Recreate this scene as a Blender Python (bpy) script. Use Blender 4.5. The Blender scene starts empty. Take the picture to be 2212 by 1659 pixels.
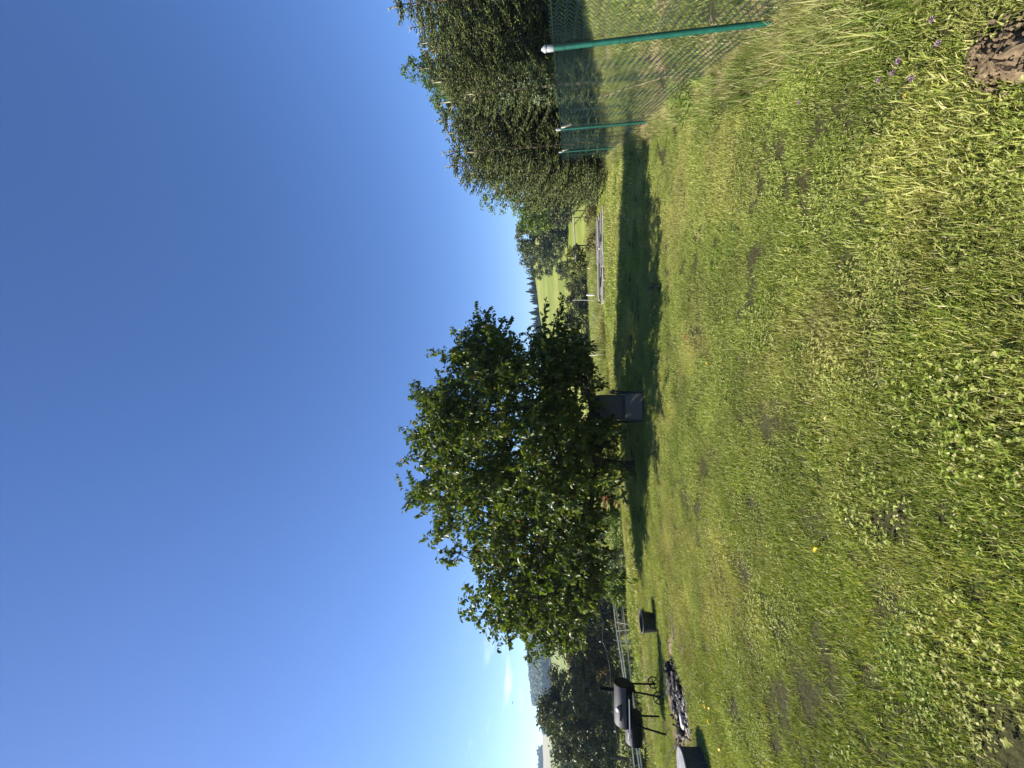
import bpy, math, random
import numpy as np
from mathutils import Vector, Matrix, Euler

random.seed(7)
rng = np.random.default_rng(11)
SC = bpy.context.scene
COL = SC.collection
R = math.radians

# ------------------------------------------------------------------ camera
EYE = 1.6
F = 831.0                      # focal length in units of a 2212 px wide picture
CX, CY = 1106.0, 829.5
PITCH = math.atan2(114.0, F)
sP, cP = math.sin(PITCH), math.cos(PITCH)
cam_d = bpy.data.cameras.new('camera')
cam_d.sensor_width = 36.0
cam_d.lens = F / 2212.0 * 36.0
cam_d.clip_start = 0.05
cam_d.clip_end = 5000.0
cam = bpy.data.objects.new('camera', cam_d)
COL.objects.link(cam)
right = Vector((1, 0, 0)); fwd = Vector((0, cP, sP)); up = Vector((0, -sP, cP))
xa, ya, za = -up, right, -fwd          # the phone was held on its side: picture left is world up
M = Matrix(((xa.x, ya.x, za.x, 0), (xa.y, ya.y, za.y, 0), (xa.z, ya.z, za.z, EYE), (0, 0, 0, 1)))
cam.matrix_world = M
SC.camera = cam

# ------------------------------------------------------------------ sky, sun, exposure
SUN_EL = R(39)
SUN_DIR = Vector((-0.998, -0.03, 0)).normalized() * math.cos(SUN_EL) + Vector((0, 0, math.sin(SUN_EL)))
world = bpy.data.worlds.new("World"); SC.world = world; world.use_nodes = True
wn, wl = world.node_tree.nodes, world.node_tree.links
wn.clear()
wo = wn.new('ShaderNodeOutputWorld'); bg = wn.new('ShaderNodeBackground'); sky = wn.new('ShaderNodeTexSky')
sky.sky_type = 'NISHITA'; sky.sun_disc = False
sky.sun_elevation = SUN_EL
sky.sun_rotation = math.atan2(SUN_DIR.x, SUN_DIR.y)
sky.altitude = 1200; sky.air_density = 1.0; sky.dust_density = 0.7; sky.ozone_density = 4.0
bg.inputs['Strength'].default_value = 0.080
# thin clouds low over the left hills
tc = wn.new('ShaderNodeTexCoord'); mp = wn.new('ShaderNodeMapping'); mp.inputs['Scale'].default_value = (4.0, 4.0, 17.0)
nz = wn.new('ShaderNodeTexNoise'); nz.inputs['Scale'].default_value = 2.3; nz.inputs['Detail'].default_value = 5
rp = wn.new('ShaderNodeValToRGB'); rp.color_ramp.elements[0].position = 0.58; rp.color_ramp.elements[1].position = 0.72
sep = wn.new('ShaderNodeSeparateXYZ')
mrz = wn.new('ShaderNodeMapRange'); mrz.inputs[1].default_value = 0.23; mrz.inputs[2].default_value = 0.12
mrx = wn.new('ShaderNodeMapRange'); mrx.inputs[1].default_value = -0.45; mrx.inputs[2].default_value = -0.62
mu1 = wn.new('ShaderNodeMath'); mu1.operation = 'MULTIPLY'; mu2 = wn.new('ShaderNodeMath'); mu2.operation = 'MULTIPLY'
mu3 = wn.new('ShaderNodeMath'); mu3.operation = 'MULTIPLY'; mu3.inputs[1].default_value = 0.45
mx = wn.new('ShaderNodeMix'); mx.data_type = 'RGBA'; mx.inputs[7].default_value = (8.2, 8.8, 9.4, 1)
wl.new(tc.outputs['Generated'], mp.inputs[0]); wl.new(mp.outputs[0], nz.inputs['Vector']); wl.new(nz.outputs['Fac'], rp.inputs[0])
wl.new(tc.outputs['Generated'], sep.inputs[0]); wl.new(sep.outputs['Z'], mrz.inputs[0]); wl.new(sep.outputs['X'], mrx.inputs[0])
wl.new(rp.outputs[0], mu1.inputs[0]); wl.new(mrz.outputs[0], mu1.inputs[1])
wl.new(mu1.outputs[0], mu2.inputs[0]); wl.new(mrx.outputs[0], mu2.inputs[1]); wl.new(mu2.outputs[0], mu3.inputs[0])
wl.new(mu3.outputs[0], mx.inputs[0]); hs = wn.new('ShaderNodeHueSaturation'); hs.inputs['Hue'].default_value = 0.510; hs.inputs['Saturation'].default_value = 1.16; hs.inputs['Value'].default_value = 1.0
wl.new(sky.outputs[0], hs.inputs['Color']); wl.new(hs.outputs[0], mx.inputs[6]); wl.new(mx.outputs[2], bg.inputs['Color'])
wl.new(bg.outputs[0], wo.inputs['Surface'])

sun_d = bpy.data.lights.new('sun', 'SUN'); sun_d.energy = 5.0; sun_d.angle = R(0.53); sun_d.color = (1.0, 0.93, 0.80)
sun = bpy.data.objects.new('sun', sun_d); COL.objects.link(sun)
sun.rotation_euler = SUN_DIR.to_track_quat('Z', 'Y').to_euler()
SC.view_settings.view_transform = 'Standard'; SC.view_settings.look = 'None'
SC.view_settings.exposure = 1.32; SC.view_settings.gamma = 1.0; SC.view_settings.use_curve_mapping = False
SC.render.engine = 'CYCLES'
SC.cycles.max_bounces = 6; SC.cycles.diffuse_bounces = 3; SC.cycles.glossy_bounces = 2
SC.cycles.transmission_bounces = 3; SC.cycles.transparent_max_bounces = 4; SC.cycles.volume_bounces = 0
SC.cycles.use_denoising = True; SC.cycles.denoiser = 'OPENIMAGEDENOISE'; SC.cycles.denoising_prefilter = 'ACCURATE'
SC.cycles.use_adaptive_sampling = False
SC.cycles.sample_clamp_indirect = 4.0

# ------------------------------------------------------------------ terrain
EDGE = np.array([(-400, -260), (-60, -34), (-14, 3.2), (-8.6, 8.6), (-6.6, 11.2), (-4.1, 12.0), (-2.7, 12.3), (1.4, 15.2), (8.7, 19.6), (14, 21.5), (60, 30), (600, 60)], float)
FP = [(2.64, 3.04), (4.82, 7.34), (7.0, 11.7), (8.95, 16.0), (10.4, 19.3)]     # fence posts
FX0 = np.array([-1.44, -5.0]); 
def sstep(a, b, x):
    t = np.clip((x - a) / (b - a), 0, 1); return t * t * (3 - 2 * t)
def yedge(X): return np.interp(X, EDGE[:, 0], EDGE[:, 1])
def fence_x(Y): return np.interp(Y, [-40, -1.26, 3.04, 7.34, 11.7, 16.0, 19.3, 30, 90], [-19, 0.46, 2.64, 4.82, 7.0, 8.95, 10.4, 14.0, 30])
def side(X, Y): return (X - fence_x(Y)) * 0.893      # metres to the right of the fence
_ph = rng.uniform(0, 6.28, (24, 2)); _an = rng.uniform(0, 6.28, 24)
def bumps(X, Y):
    z = np.zeros_like(np.asarray(X, float))
    for i in range(24):
        lam = [2.6, 1.3, 0.62, 0.33][i % 4]; amp = [0.008, 0.0018, 0.0005, 0.0][i % 4]
        k = 6.28 / lam
        z = z + amp * np.sin(k * (X * math.cos(_an[i]) + Y * math.sin(_an[i])) + _ph[i, 0])
    return z * 0.8
def terrain(X, Y):
    X = np.asarray(X, float); Y = np.asarray(Y, float)
    sp = np.log1p(np.exp(np.clip(-X * 1.2, -40, 40))) / 1.2
    z = -0.035 * np.minimum(sp, 14)
    s = side(X, Y)
    rise = 0.27 * np.clip(s - 0.3, 0, 6) + 0.12 * np.clip(s - 6.3, 0, 60)
    fade = 1 - sstep(14, 45, Y) * 0.85
    z = z + rise * fade
    Ys = np.maximum(np.abs(Y), 1.0)
    d = Y - yedge(X)
    leftness = 1 - sstep(-0.35, 0.15, X / Ys)
    D = (1.35 + 1.3 * leftness) * (1 - sstep(2, 12, s) * (1 - sstep(14, 45, Y)))
    z = z - D * sstep(0.1, 7 + 5 * (1 - leftness), d)
    crest = np.interp(X, [-110, -48, -12, 28, 66, 140, 400], [-2.0, 4.4, 8.8, 13.4, 17.6, 21, 26])
    ramp = np.clip((Y - 55) / 150.0, 0, 1)
    z = z + (crest + 1.6) * ramp * (1 - 0.25 * sstep(0.9, 1.0, ramp) * 0) - 0.03 * np.clip(Y - 215, 0, 400) * (X > -110)
    U = X / np.maximum(Y, 20)
    hc = np.interp(U, [-3, -1.3, -0.98, -0.92, -0.86, -0.75, -0.62, -0.5, -0.35], [30, 31, 32, 33, 35, 41, 46, 44, 10])
    z = z + hc * np.clip((Y - 230) / 250.0, 0, 1) * (Y > 0)
    near = 1 - sstep(18, 34, np.hypot(X, Y))
    return z + bumps(X, Y) * near
def tz(x, y): return float(terrain(np.array([x]), np.array([y]))[0])
def ray(px, py):
    u = (CY - py) / F; v = (px - CX) / F
    return np.array([u, cP + v * sP, sP - v * cP])
def G(px, py):
    """where the line of sight of a spot of the photograph meets the terrain"""
    d = ray(px, py); t0 = 0.8; t = 0.8
    while t < 900:
        p = d * t
        if EYE + p[2] < tz(p[0], p[1]):
            lo, hi = t0, t
            for _ in range(24):
                m = (lo + hi) / 2; q = d * m
                if EYE + q[2] < tz(q[0], q[1]): hi = m
                else: lo = m
            q = d * hi; return Vector((q[0], q[1], EYE + q[2]))
        t0 = t; t *= 1.02
    q = d * 400; return Vector((q[0], q[1], tz(q[0], q[1])))
def A(px, py, Y):
    """the point of that line of sight at depth Y"""
    d = ray(px, py); t = Y / d[1]
    return Vector((d[0] * t, Y, EYE + d[2] * t))

# ------------------------------------------------------------------ materials
def new_mat(name):
    m = bpy.data.materials.new(name); m.use_nodes = True
    n = m.node_tree.nodes; n.clear(); return m, n, m.node_tree.links
def ramp_node(n, stops):
    r = n.new('ShaderNodeValToRGB'); e = r.color_ramp.elements
    while len(e) < len(stops): e.new(0.5)
    for i, (p, c) in enumerate(stops): e[i].position = p; e[i].color = (*c, 1)
    return r
def solid(name, base, rough=0.6, metal=0.0, var=0.25, scale=8.0, bump=0.0, spec=0.5, stretch=None, second=None, thresh=(0.35, 0.7)):
    m, n, l = new_mat(name)
    out = n.new('ShaderNodeOutputMaterial'); p = n.new('ShaderNodeBsdfPrincipled')
    t = n.new('ShaderNodeTexCoord'); mp = n.new('ShaderNodeMapping'); nz = n.new('ShaderNodeTexNoise')
    nz.inputs['Scale'].default_value = scale; nz.inputs['Detail'].default_value = 7; nz.inputs['Roughness'].default_value = 0.65
    if stretch: mp.inputs['Scale'].default_value = stretch
    b2 = second if second else tuple(c * (1 - var) for c in base)
    b1 = tuple(min(1, c * (1 + var * 0.6)) for c in base)
    r = ramp_node(n, [(thresh[0], b2), (thresh[1], b1)])
    l.new(t.outputs['Object'], mp.inputs[0]); l.new(mp.outputs[0], nz.inputs['Vector']); l.new(nz.outputs['Fac'], r.inputs[0])
    l.new(r.outputs[0], p.inputs['Base Color'])
    p.inputs['Roughness'].default_value = rough; p.inputs['Metallic'].default_value = metal
    p.inputs['Specular IOR Level'].default_value = spec
    if bump > 0:
        bn = n.new('ShaderNodeBump'); bn.inputs['Strength'].default_value = bump; bn.inputs['Distance'].default_value = 0.01
        l.new(nz.outputs['Fac'], bn.inputs['Height']); l.new(bn.outputs[0], p.inputs['Normal'])
    l.new(p.outputs[0], out.inputs[0]); return m
def leafy(name, stops, transl=0.35, rough=0.45, spec=0.4, pos_scale=None, pos_amt=0.0, dry=None, tcol=(1.35, 1.3, 0.6)):
    """foliage: colour differs from leaf to leaf (random per island), some light passes through"""
    m, n, l = new_mat(name)
    out = n.new('ShaderNodeOutputMaterial'); p = n.new('ShaderNodeBsdfPrincipled'); tr = n.new('ShaderNodeBsdfTranslucent')
    mix = n.new('ShaderNodeMixShader'); mix.inputs[0].default_value = transl
    g = n.new('ShaderNodeNewGeometry'); r = ramp_node(n, stops)
    l.new(g.outputs['Random Per Island'], r.inputs[0]); colour = r.outputs[0]
    if pos_scale:
        oi = n.new('ShaderNodeObjectInfo')
        nz = n.new('ShaderNodeTexNoise'); nz.inputs['Scale'].default_value = pos_scale; nz.inputs['Detail'].default_value = 5
        l.new(g.outputs['Position'], nz.inputs['Vector'])
        ad = n.new('ShaderNodeMath'); ad.operation = 'MULTIPLY_ADD'; ad.inputs[1].default_value = 0.16; ad.inputs[2].default_value = -0.08
        l.new(oi.outputs['Random'], ad.inputs[0])
        a2 = n.new('ShaderNodeMath'); a2.operation = 'ADD'; l.new(nz.outputs['Fac'], a2.inputs[0]); l.new(ad.outputs[0], a2.inputs[1])
        mr = n.new('ShaderNodeMapRange'); mr.inputs[1].default_value = 0.46; mr.inputs[2].default_value = 0.66; mr.inputs[4].default_value = pos_amt
        l.new(a2.outputs[0], mr.inputs[0])
        mc = n.new('ShaderNodeMix'); mc.data_type = 'RGBA'; mc.inputs[7].default_value = (*dry, 1)
        l.new(mr.outputs[0], mc.inputs[0]); l.new(colour, mc.inputs[6]); colour = mc.outputs[2]
        nz2 = n.new('ShaderNodeTexNoise'); nz2.inputs['Scale'].default_value = pos_scale * 2.7; nz2.inputs['Detail'].default_value = 3
        l.new(g.outputs['Position'], nz2.inputs['Vector'])
        mr2 = n.new('ShaderNodeMapRange'); mr2.inputs[1].default_value = 0.3; mr2.inputs[2].default_value = 0.7; mr2.inputs[3].default_value = 0.75; mr2.inputs[4].default_value = 1.3
        l.new(nz2.outputs['Fac'], mr2.inputs[0])
        vm = n.new('ShaderNodeVectorMath'); vm.operation = 'SCALE'; l.new(colour, vm.inputs[0]); l.new(mr2.outputs[0], vm.inputs['Scale']); colour = vm.outputs[0]
    vt = n.new('ShaderNodeVectorMath'); vt.operation = 'MULTIPLY'; vt.inputs[1].default_value = tcol
    l.new(colour, vt.inputs[0]); l.new(vt.outputs[0], tr.inputs['Color'])
    l.new(colour, p.inputs['Base Color']); p.inputs['Roughness'].default_value = rough; p.inputs['Specular IOR Level'].default_value = spec
    l.new(p.outputs[0], mix.inputs[1]); l.new(tr.outputs[0], mix.inputs[2]); l.new(mix.outputs[0], out.inputs[0]); return m

M_grass = leafy('grass blades', [(0.0, (0.072, 0.122, 0.012)), (0.45, (0.185, 0.245, 0.030)), (0.86, (0.33, 0.365, 0.090)), (0.91, (0.42, 0.39, 0.16)), (1.0, (0.52, 0.48, 0.26))],
                transl=0.30, rough=0.5, spec=0.3, pos_scale=0.55, pos_amt=0.60, dry=(0.40, 0.36, 0.13))
M_clover = leafy('clover leaves', [(0.0, (0.08, 0.14, 0.020)), (1.0, (0.19, 0.27, 0.040))], transl=0.3, rough=0.5, spec=0.3)
M_meadow = leafy('meadow grass', [(0.0, (0.11, 0.17, 0.03)), (0.6, (0.21, 0.26, 0.055)), (0.75, (0.34, 0.32, 0.13)), (1.0, (0.45, 0.42, 0.22))],
                 transl=0.3, rough=0.5, spec=0.3, pos_scale=0.35, pos_amt=0.4, dry=(0.38, 0.33, 0.14))
M_straw = leafy('dry straw', [(0.0, (0.28, 0.19, 0.09)), (0.6, (0.50, 0.40, 0.22)), (1.0, (0.62, 0.54, 0.36))], transl=0.2, rough=0.6, spec=0.2)
M_cherry = leafy('orchard leaves', [(0.0, (0.032, 0.056, 0.009)), (0.5, (0.072, 0.105, 0.014)), (0.93, (0.15, 0.185, 0.024)), (0.985, (0.13, 0.14, 0.03)), (1.0, (0.30, 0.12, 0.03))],
                 transl=0.28, rough=0.42, spec=0.4, tcol=(1.5, 1.6, 0.5))
M_spruce = leafy('spruce needles', [(0.0, (0.016, 0.027, 0.007)), (0.5, (0.052, 0.072, 0.015)), (1.0, (0.15, 0.17, 0.036))], transl=0.08, rough=0.5, spec=0.35)
M_shoot = leafy('pale spruce shoots', [(0.0, (0.20, 0.19, 0.09)), (1.0, (0.32, 0.29, 0.15))], transl=0.05, rough=0.6, spec=0.2)
M_leaf_bright = leafy('fresh leaves', [(0.0, (0.075, 0.13, 0.022)), (1.0, (0.17, 0.24, 0.045))], transl=0.3, rough=0.42)
M_leaf_mid = leafy('willow leaves', [(0.0, (0.055, 0.075, 0.026)), (1.0, (0.125, 0.145, 0.050))], transl=0.2, rough=0.55, spec=0.25)
M_leaf_blue = leafy('blue green leaves', [(0.0, (0.05, 0.10, 0.035)), (1.0, (0.11, 0.17, 0.06))], transl=0.25, rough=0.5)
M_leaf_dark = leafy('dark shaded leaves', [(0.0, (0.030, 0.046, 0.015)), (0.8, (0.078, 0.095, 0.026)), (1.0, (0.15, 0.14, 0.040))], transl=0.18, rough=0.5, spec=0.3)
M_leaf_brown = leafy('browning leaves', [(0.0, (0.05, 0.050, 0.020)), (0.7, (0.10, 0.095, 0.032)), (1.0, (0.19, 0.12, 0.04))], transl=0.2, rough=0.6, spec=0.2)
M_leaf_silver = leafy('silvery leaves', [(0.0, (0.09, 0.13, 0.06)), (1.0, (0.22, 0.26, 0.15))], transl=0.2, rough=0.5)
M_red = leafy('reddish leaves', [(0.0, (0.18, 0.05, 0.03)), (1.0, (0.45, 0.20, 0.11))], transl=0.2, rough=0.5)
M_forest = leafy('distant forest', [(0.0, (0.022, 0.038, 0.016)), (1.0, (0.050, 0.070, 0.028))], transl=0.0, rough=0.8, spec=0.1)
M_yellow = leafy('yellow leaves', [(0.0, (0.62, 0.42, 0.03)), (1.0, (0.75, 0.55, 0.05))], transl=0.3, rough=0.5)
M_purple = leafy('purple clover', [(0.0, (0.26, 0.15, 0.25)), (1.0, (0.45, 0.33, 0.43))], transl=0.3, rough=0.6)
M_bark = solid('bark', (0.085, 0.062, 0.045), 0.9, var=0.55, scale=9, bump=0.9, stretch=(3, 3, 0.7), spec=0.2)
M_bark_grey = solid('grey bark', (0.17, 0.15, 0.12), 0.9, var=0.5, scale=7, bump=0.7, stretch=(3, 3, 0.6), spec=0.2)
M_oldwood = solid('weathered wood', (0.46, 0.43, 0.40), 0.85, var=0.5, scale=6, bump=0.6, stretch=(9, 9, 1.0), spec=0.2)
M_darkwood = solid('dark wood', (0.035, 0.028, 0.023), 0.85, var=0.5, scale=8, bump=0.6, stretch=(6, 6, 1.0), spec=0.2)
M_palewood = solid('pale wood', (0.62, 0.56, 0.44), 0.7, var=0.3, scale=8, bump=0.3, stretch=(6, 6, 1.0), spec=0.2)
M_char = solid('charred wood', (0.016, 0.015, 0.014), 0.75, var=0.5, scale=14, bump=1.0, second=(0.11, 0.105, 0.10), thresh=(0.66, 0.78), spec=0.4)
M_char.node_tree.nodes['Color Ramp'].color_ramp.elements[0].color = (0.016, 0.015, 0.014, 1)
M_char.node_tree.nodes['Color Ramp'].color_ramp.elements[1].color = (0.16, 0.155, 0.15, 1)
M_ash = solid('ash and cinders', (0.30, 0.29, 0.285), 0.95, scale=16, bump=1.0, second=(0.022, 0.02, 0.018), thresh=(0.47, 0.60), spec=0.1)
M_soil = solid('bare soil', (0.17, 0.125, 0.075), 0.95, var=0.6, scale=30, bump=1.0, spec=0.1)
M_green_metal = solid('green coated steel', (0.007, 0.078, 0.056), 0.35, var=0.3, scale=30, spec=0.55)
M_green_wire = solid('green coated wire', (0.012, 0.042, 0.034), 0.4, var=0.3, scale=10, spec=0.5)
M_cap = solid('pale plastic cap', (0.30, 0.31, 0.33), 0.35, var=0.15, scale=20)
M_black_paint = solid('black heat proof paint', (0.007, 0.007, 0.0075), 0.6, var=0.4, scale=9, spec=0.10, bump=0.05)
M_lid_paint = solid('dark grey lid paint', (0.050, 0.047, 0.050), 0.36, var=0.35, scale=5, spec=0.6, bump=0.06)  # lids a lighter black than the drum
M_steel = solid('pale steel', (0.66, 0.66, 0.67), 0.3, metal=0.4, var=0.1, scale=30)
M_black_plastic = solid('black plastic', (0.014, 0.014, 0.015), 0.5, var=0.4, scale=10, spec=0.4)
M_mesh_cloth = solid('grey woven textile', (0.105, 0.095, 0.070), 0.75, var=0.14, scale=55, spec=0.3, bump=0.2)
M_cushion = solid('charcoal cushion', (0.05, 0.05, 0.055), 0.8, var=0.2, scale=30, spec=0.3)
M_chair_frame = solid('dark chair frame', (0.03, 0.03, 0.035), 0.35, var=0.2, scale=20, spec=0.5)
M_tape = solid('white fence tape', (0.78, 0.77, 0.72), 0.5, var=0.1, scale=5)
M_wire = solid('galvanised wire', (0.45, 0.46, 0.46), 0.4, metal=0.3, var=0.2, scale=5)
M_stump_side = solid('shaded stump side', (0.055, 0.055, 0.06), 0.9, var=0.4, scale=10, bump=0.8, stretch=(5, 5, 1), spec=0.2)  # wood darkened so the colour carries the shade on the stump's side
M_stump_top = solid('sunlit cut wood', (0.26, 0.26, 0.27), 0.85, var=0.3, scale=16, bump=0.4, spec=0.2)  # paler wood, sunlight on the cut top put into the colour
M_stone = solid('pale stone', (0.55, 0.50, 0.44), 0.85, var=0.3, scale=20, bump=0.5, spec=0.2)
M_bird = solid('dark feathers', (0.03, 0.03, 0.04), 0.6)

# ground material
def ground_mat():
    m, n, l = new_mat('ground')
    out = n.new('ShaderNodeOutputMaterial'); p = n.new('ShaderNodeBsdfPrincipled'); p.inputs['Roughness'].default_value = 0.95
    p.inputs['Specular IOR Level'].default_value = 0.1
    g = n.new('ShaderNodeNewGeometry')
    def noise(scale, detail=6, rough=0.6, vec=None):
        t = n.new('ShaderNodeTexNoise'); t.inputs['Scale'].default_value = scale; t.inputs['Detail'].default_value = detail; t.inputs['Roughness'].default_value = rough
        l.new(vec if vec else g.outputs['Position'], t.inputs['Vector']); return t.outputs['Fac']
    def mapped(v, a, b, c=0.0, d=1.0):
        r = n.new('ShaderNodeMapRange'); r.inputs[1].default_value = a; r.inputs[2].default_value = b; r.inputs[3].default_value = c; r.inputs[4].default_value = d
        l.new(v, r.inputs[0]); return r.outputs[0]
    def mixc(f, a, b):
        x = n.new('ShaderNodeMix'); x.data_type = 'RGBA'
        l.new(f, x.inputs[0])
        for i, c in ((6, a), (7, b)):
            if isinstance(c, tuple): x.inputs[i].default_value = (*c, 1)
            else: l.new(c, x.inputs[i])
        return x.outputs[2]
    def attr(nm):
        a = n.new('ShaderNodeAttribute'); a.attribute_name = nm; return a.outputs['Fac']
    thatch = mixc(mapped(noise(40, 8, 0.7), 0.35, 0.7), (0.022, 0.024, 0.009), (0.085, 0.08, 0.032))
    thatch = mixc(mapped(noise(0.5), 0.5, 0.65, 0, 0.5), thatch, (0.10, 0.10, 0.045))
    farlawn = mixc(mapped(noise(6, 8, 0.7), 0.35, 0.7), (0.13, 0.165, 0.035), (0.26, 0.27, 0.08))
    nearmix = mixc(attr('far'), thatch, farlawn)
    mpv = n.new('ShaderNodeMapping'); mpv.inputs['Scale'].default_value = (0.012, 0.06, 0.3); l.new(g.outputs['Position'], mpv.inputs[0])
    f1 = mixc(mapped(noise(1.0, 6, 0.65, mpv.outputs[0]), 0.42, 0.60), (0.16, 0.20, 0.036), (0.28, 0.275, 0.065))
    f1 = mixc(mapped(noise(0.35, 7, 0.7), 0.35, 0.75, 0, 0.55), f1, (0.09, 0.13, 0.03))
    fieldc = mixc(attr('field'), nearmix, f1)
    tan = mixc(mapped(noise(0.04, 6, 0.6), 0.3, 0.7), (0.34, 0.29, 0.19), (0.24, 0.235, 0.13))
    c = mixc(attr('tan'), fieldc, tan)
    dirt = mixc(mapped(noise(14, 7, 0.7), 0.3, 0.7), (0.16, 0.11, 0.075), (0.33, 0.26, 0.18))
    dn = n.new('ShaderNodeMath'); dn.operation = 'MULTIPLY'; l.new(attr('dirt'), dn.inputs[0]); l.new(mapped(noise(5, 6), 0.35, 0.6), dn.inputs[1])
    c = mixc(dn.outputs[0], c, dirt)
    l.new(c, p.inputs['Base Color'])
    b = n.new('ShaderNodeBump'); b.inputs['Strength'].default_value = 0.7; b.inputs['Distance'].default_value = 0.05
    l.new(noise(12, 9, 0.75), b.inputs['Height']); l.new(b.outputs[0], p.inputs['Normal'])
    l.new(p.outputs[0], out.inputs[0]); return m
M_ground = ground_mat()

# ------------------------------------------------------------------ helpers
def tag(o, label=None, cat=None, group=None, kind=None):
    if label: o['label'] = label
    if cat: o['category'] = cat
    if group: o['group'] = group
    if kind: o['kind'] = kind
    return o
def link(o, parent=None):
    COL.objects.link(o)
    if parent: o.parent = parent
    return o
def empty(name, loc=(0, 0, 0), rz=0.0):
    o = bpy.data.objects.new(name, None); o.location = loc; o.rotation_euler = (0, 0, rz); o.empty_display_size = 0.1
    return link(o)
def fast(name, V, Fs, mat, smooth=False, normals=None):
    """mesh from arrays; every face has the same number of corners"""
    V = np.ascontiguousarray(V, np.float32); Fs = np.ascontiguousarray(Fs, np.int32)
    me = bpy.data.meshes.new(name); k = Fs.shape[1]; nf = len(Fs)
    me.vertices.add(len(V)); me.vertices.foreach_set('co', V.ravel())
    me.loops.add(nf * k); me.loops.foreach_set('vertex_index', Fs.ravel())
    me.polygons.add(nf); me.polygons.foreach_set('loop_start', np.arange(0, nf * k, k, dtype=np.int32))
    if smooth: me.polygons.foreach_set('use_smooth', np.ones(nf, bool))
    me.update(calc_edges=True)
    if mat: me.materials.append(mat)
    return me
def obj(name, me, parent=None, loc=None):
    o = bpy.data.objects.new(name, me)
    if loc is not None: o.location = loc
    return link(o, parent)
class MB:
    """collects simple shapes and links them as ONE mesh object"""
    def __init__(s): s.v = []; s.f = []
    def box(s, c, size, rot=None):
        b = len(s.v); hx, hy, hz = [q / 2 for q in size]
        for x in (-hx, hx):
            for y in (-hy, hy):
                for z in (-hz, hz):
                    p = Vector((x, y, z))
                    if rot: p = rot @ p
                    s.v.append(tuple(p + Vector(c)))
        for q in ((0, 1, 3, 2), (4, 6, 7, 5), (0, 4, 5, 1), (2, 3, 7, 6), (0, 2, 6, 4), (1, 5, 7, 3)): s.f.append([b + i for i in q])
        return s
    def tube(s, pts, rad, n=8, cap=True):
        pts = [Vector(p) for p in pts]
        if not hasattr(rad, '__len__'): rad = [rad] * len(pts)
        prev = None; rings = []
        for i, p in enumerate(pts):
            d = (pts[min(i + 1, len(pts) - 1)] - pts[max(i - 1, 0)]).normalized()
            if prev is None: a = d.orthogonal().normalized()
            else:
                a = prev - d * prev.dot(d)
                a = a.normalized() if a.length > 1e-6 else d.orthogonal().normalized()
            prev = a; b2 = d.cross(a); b = len(s.v); rings.append(b)
            for k in range(n):
                t = 2 * math.pi * k / n
                s.v.append(tuple(p + (a * math.cos(t) + b2 * math.sin(t)) * rad[i]))
        for i in range(len(rings) - 1):
            for k in range(n):
                k2 = (k + 1) % n
                s.f.append([rings[i] + k, rings[i] + k2, rings[i + 1] + k2, rings[i + 1] + k])
        if cap:
            s.f.append([rings[0] + k for k in reversed(range(n))]); s.f.append([rings[-1] + k for k in range(n)])
        return s
    def lathe(s, prof, n=24, c=(0, 0, 0), wob=0.0):
        """profile of (radius, z), turned about the z axis"""
        c = Vector(c); rings = []; w = [1 + wob * random.uniform(-1, 1) for _ in range(n)]
        for r, z in prof:
            rings.append(len(s.v))
            for k in range(n):
                t = 2 * math.pi * k / n
                s.v.append(tuple(c + Vector((math.cos(t) * r * w[k], math.sin(t) * r * w[k], z))))
        for i in range(len(rings) - 1):
            for k in range(n):
                k2 = (k + 1) % n
                s.f.append([rings[i] + k, rings[i] + k2, rings[i + 1] + k2, rings[i + 1] + k])
        s.f.append([rings[0] + k for k in reversed(range(n))]); s.f.append([rings[-1] + k for k in range(n)])
        return s
    def torus(s, c, axis, r, tr, n=20, m=8):
        c = Vector(c); ax = Vector(axis).normalized(); a = ax.orthogonal().normalized(); b = ax.cross(a); base = len(s.v)
        for i in range(n):
            t = 2 * math.pi * i / n; d = a * math.cos(t) + b * math.sin(t)
            for j in range(m):
                u = 2 * math.pi * j / m; s.v.append(tuple(c + d * (r + tr * math.cos(u)) + ax * tr * math.sin(u)))
        for i in range(n):
            for j in range(m):
                s.f.append([base + i * m + j, base + ((i + 1) % n) * m + j, base + ((i + 1) % n) * m + (j + 1) % m, base + i * m + (j + 1) % m])
        return s
    def mesh(s, name, mat, smooth=False, bevel=0):
        me = bpy.data.meshes.new(name); me.from_pydata([tuple(v) for v in s.v], [], s.f)
        if smooth:
            me.polygons.foreach_set('use_smooth', np.ones(len(me.polygons), bool))
            try: me.set_sharp_from_angle(angle=R(38))
            except Exception: pass
        me.update(); me.materials.append(mat); return me
    def build(s, name, mat, parent=None, smooth=False, loc=None):
        return obj(name, s.mesh(name, mat, smooth), parent, loc)
def unit(v): return v / np.maximum(np.linalg.norm(v, axis=-1, keepdims=True), 1e-9)
def leaves_mesh(name, P, D, N, L, W, mat, fold=0.25, curl=0.15):
    """n leaves: base P, direction D, facing N, each two folded quads"""
    n = len(P); D = unit(D); S = unit(np.cross(D, N)); N = unit(np.cross(S, D))
    L = np.asarray(L).reshape(-1, 1) * np.ones((n, 1)); W = np.asarray(W).reshape(-1, 1) * np.ones((n, 1))
    fz = N * W * fold
    v = np.stack([P, P + D * L * .33 + S * W * .5 + fz, P + D * L * .70 + S * W * .40 + fz - N * L * curl * .4, P + D * L - N * L * curl,
                  P + D * L * .70 - S * W * .40 + fz - N * L * curl * .4, P + D * L * .33 - S * W * .5 + fz], 1).reshape(-1, 3)
    b = (np.arange(n) * 6)[:, None]
    f = np.concatenate([b + np.array([[0, 1, 2, 3]]), b + np.array([[0, 3, 4, 5]])], 0)
    return fast(name, v, f, mat, smooth=False)
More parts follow.
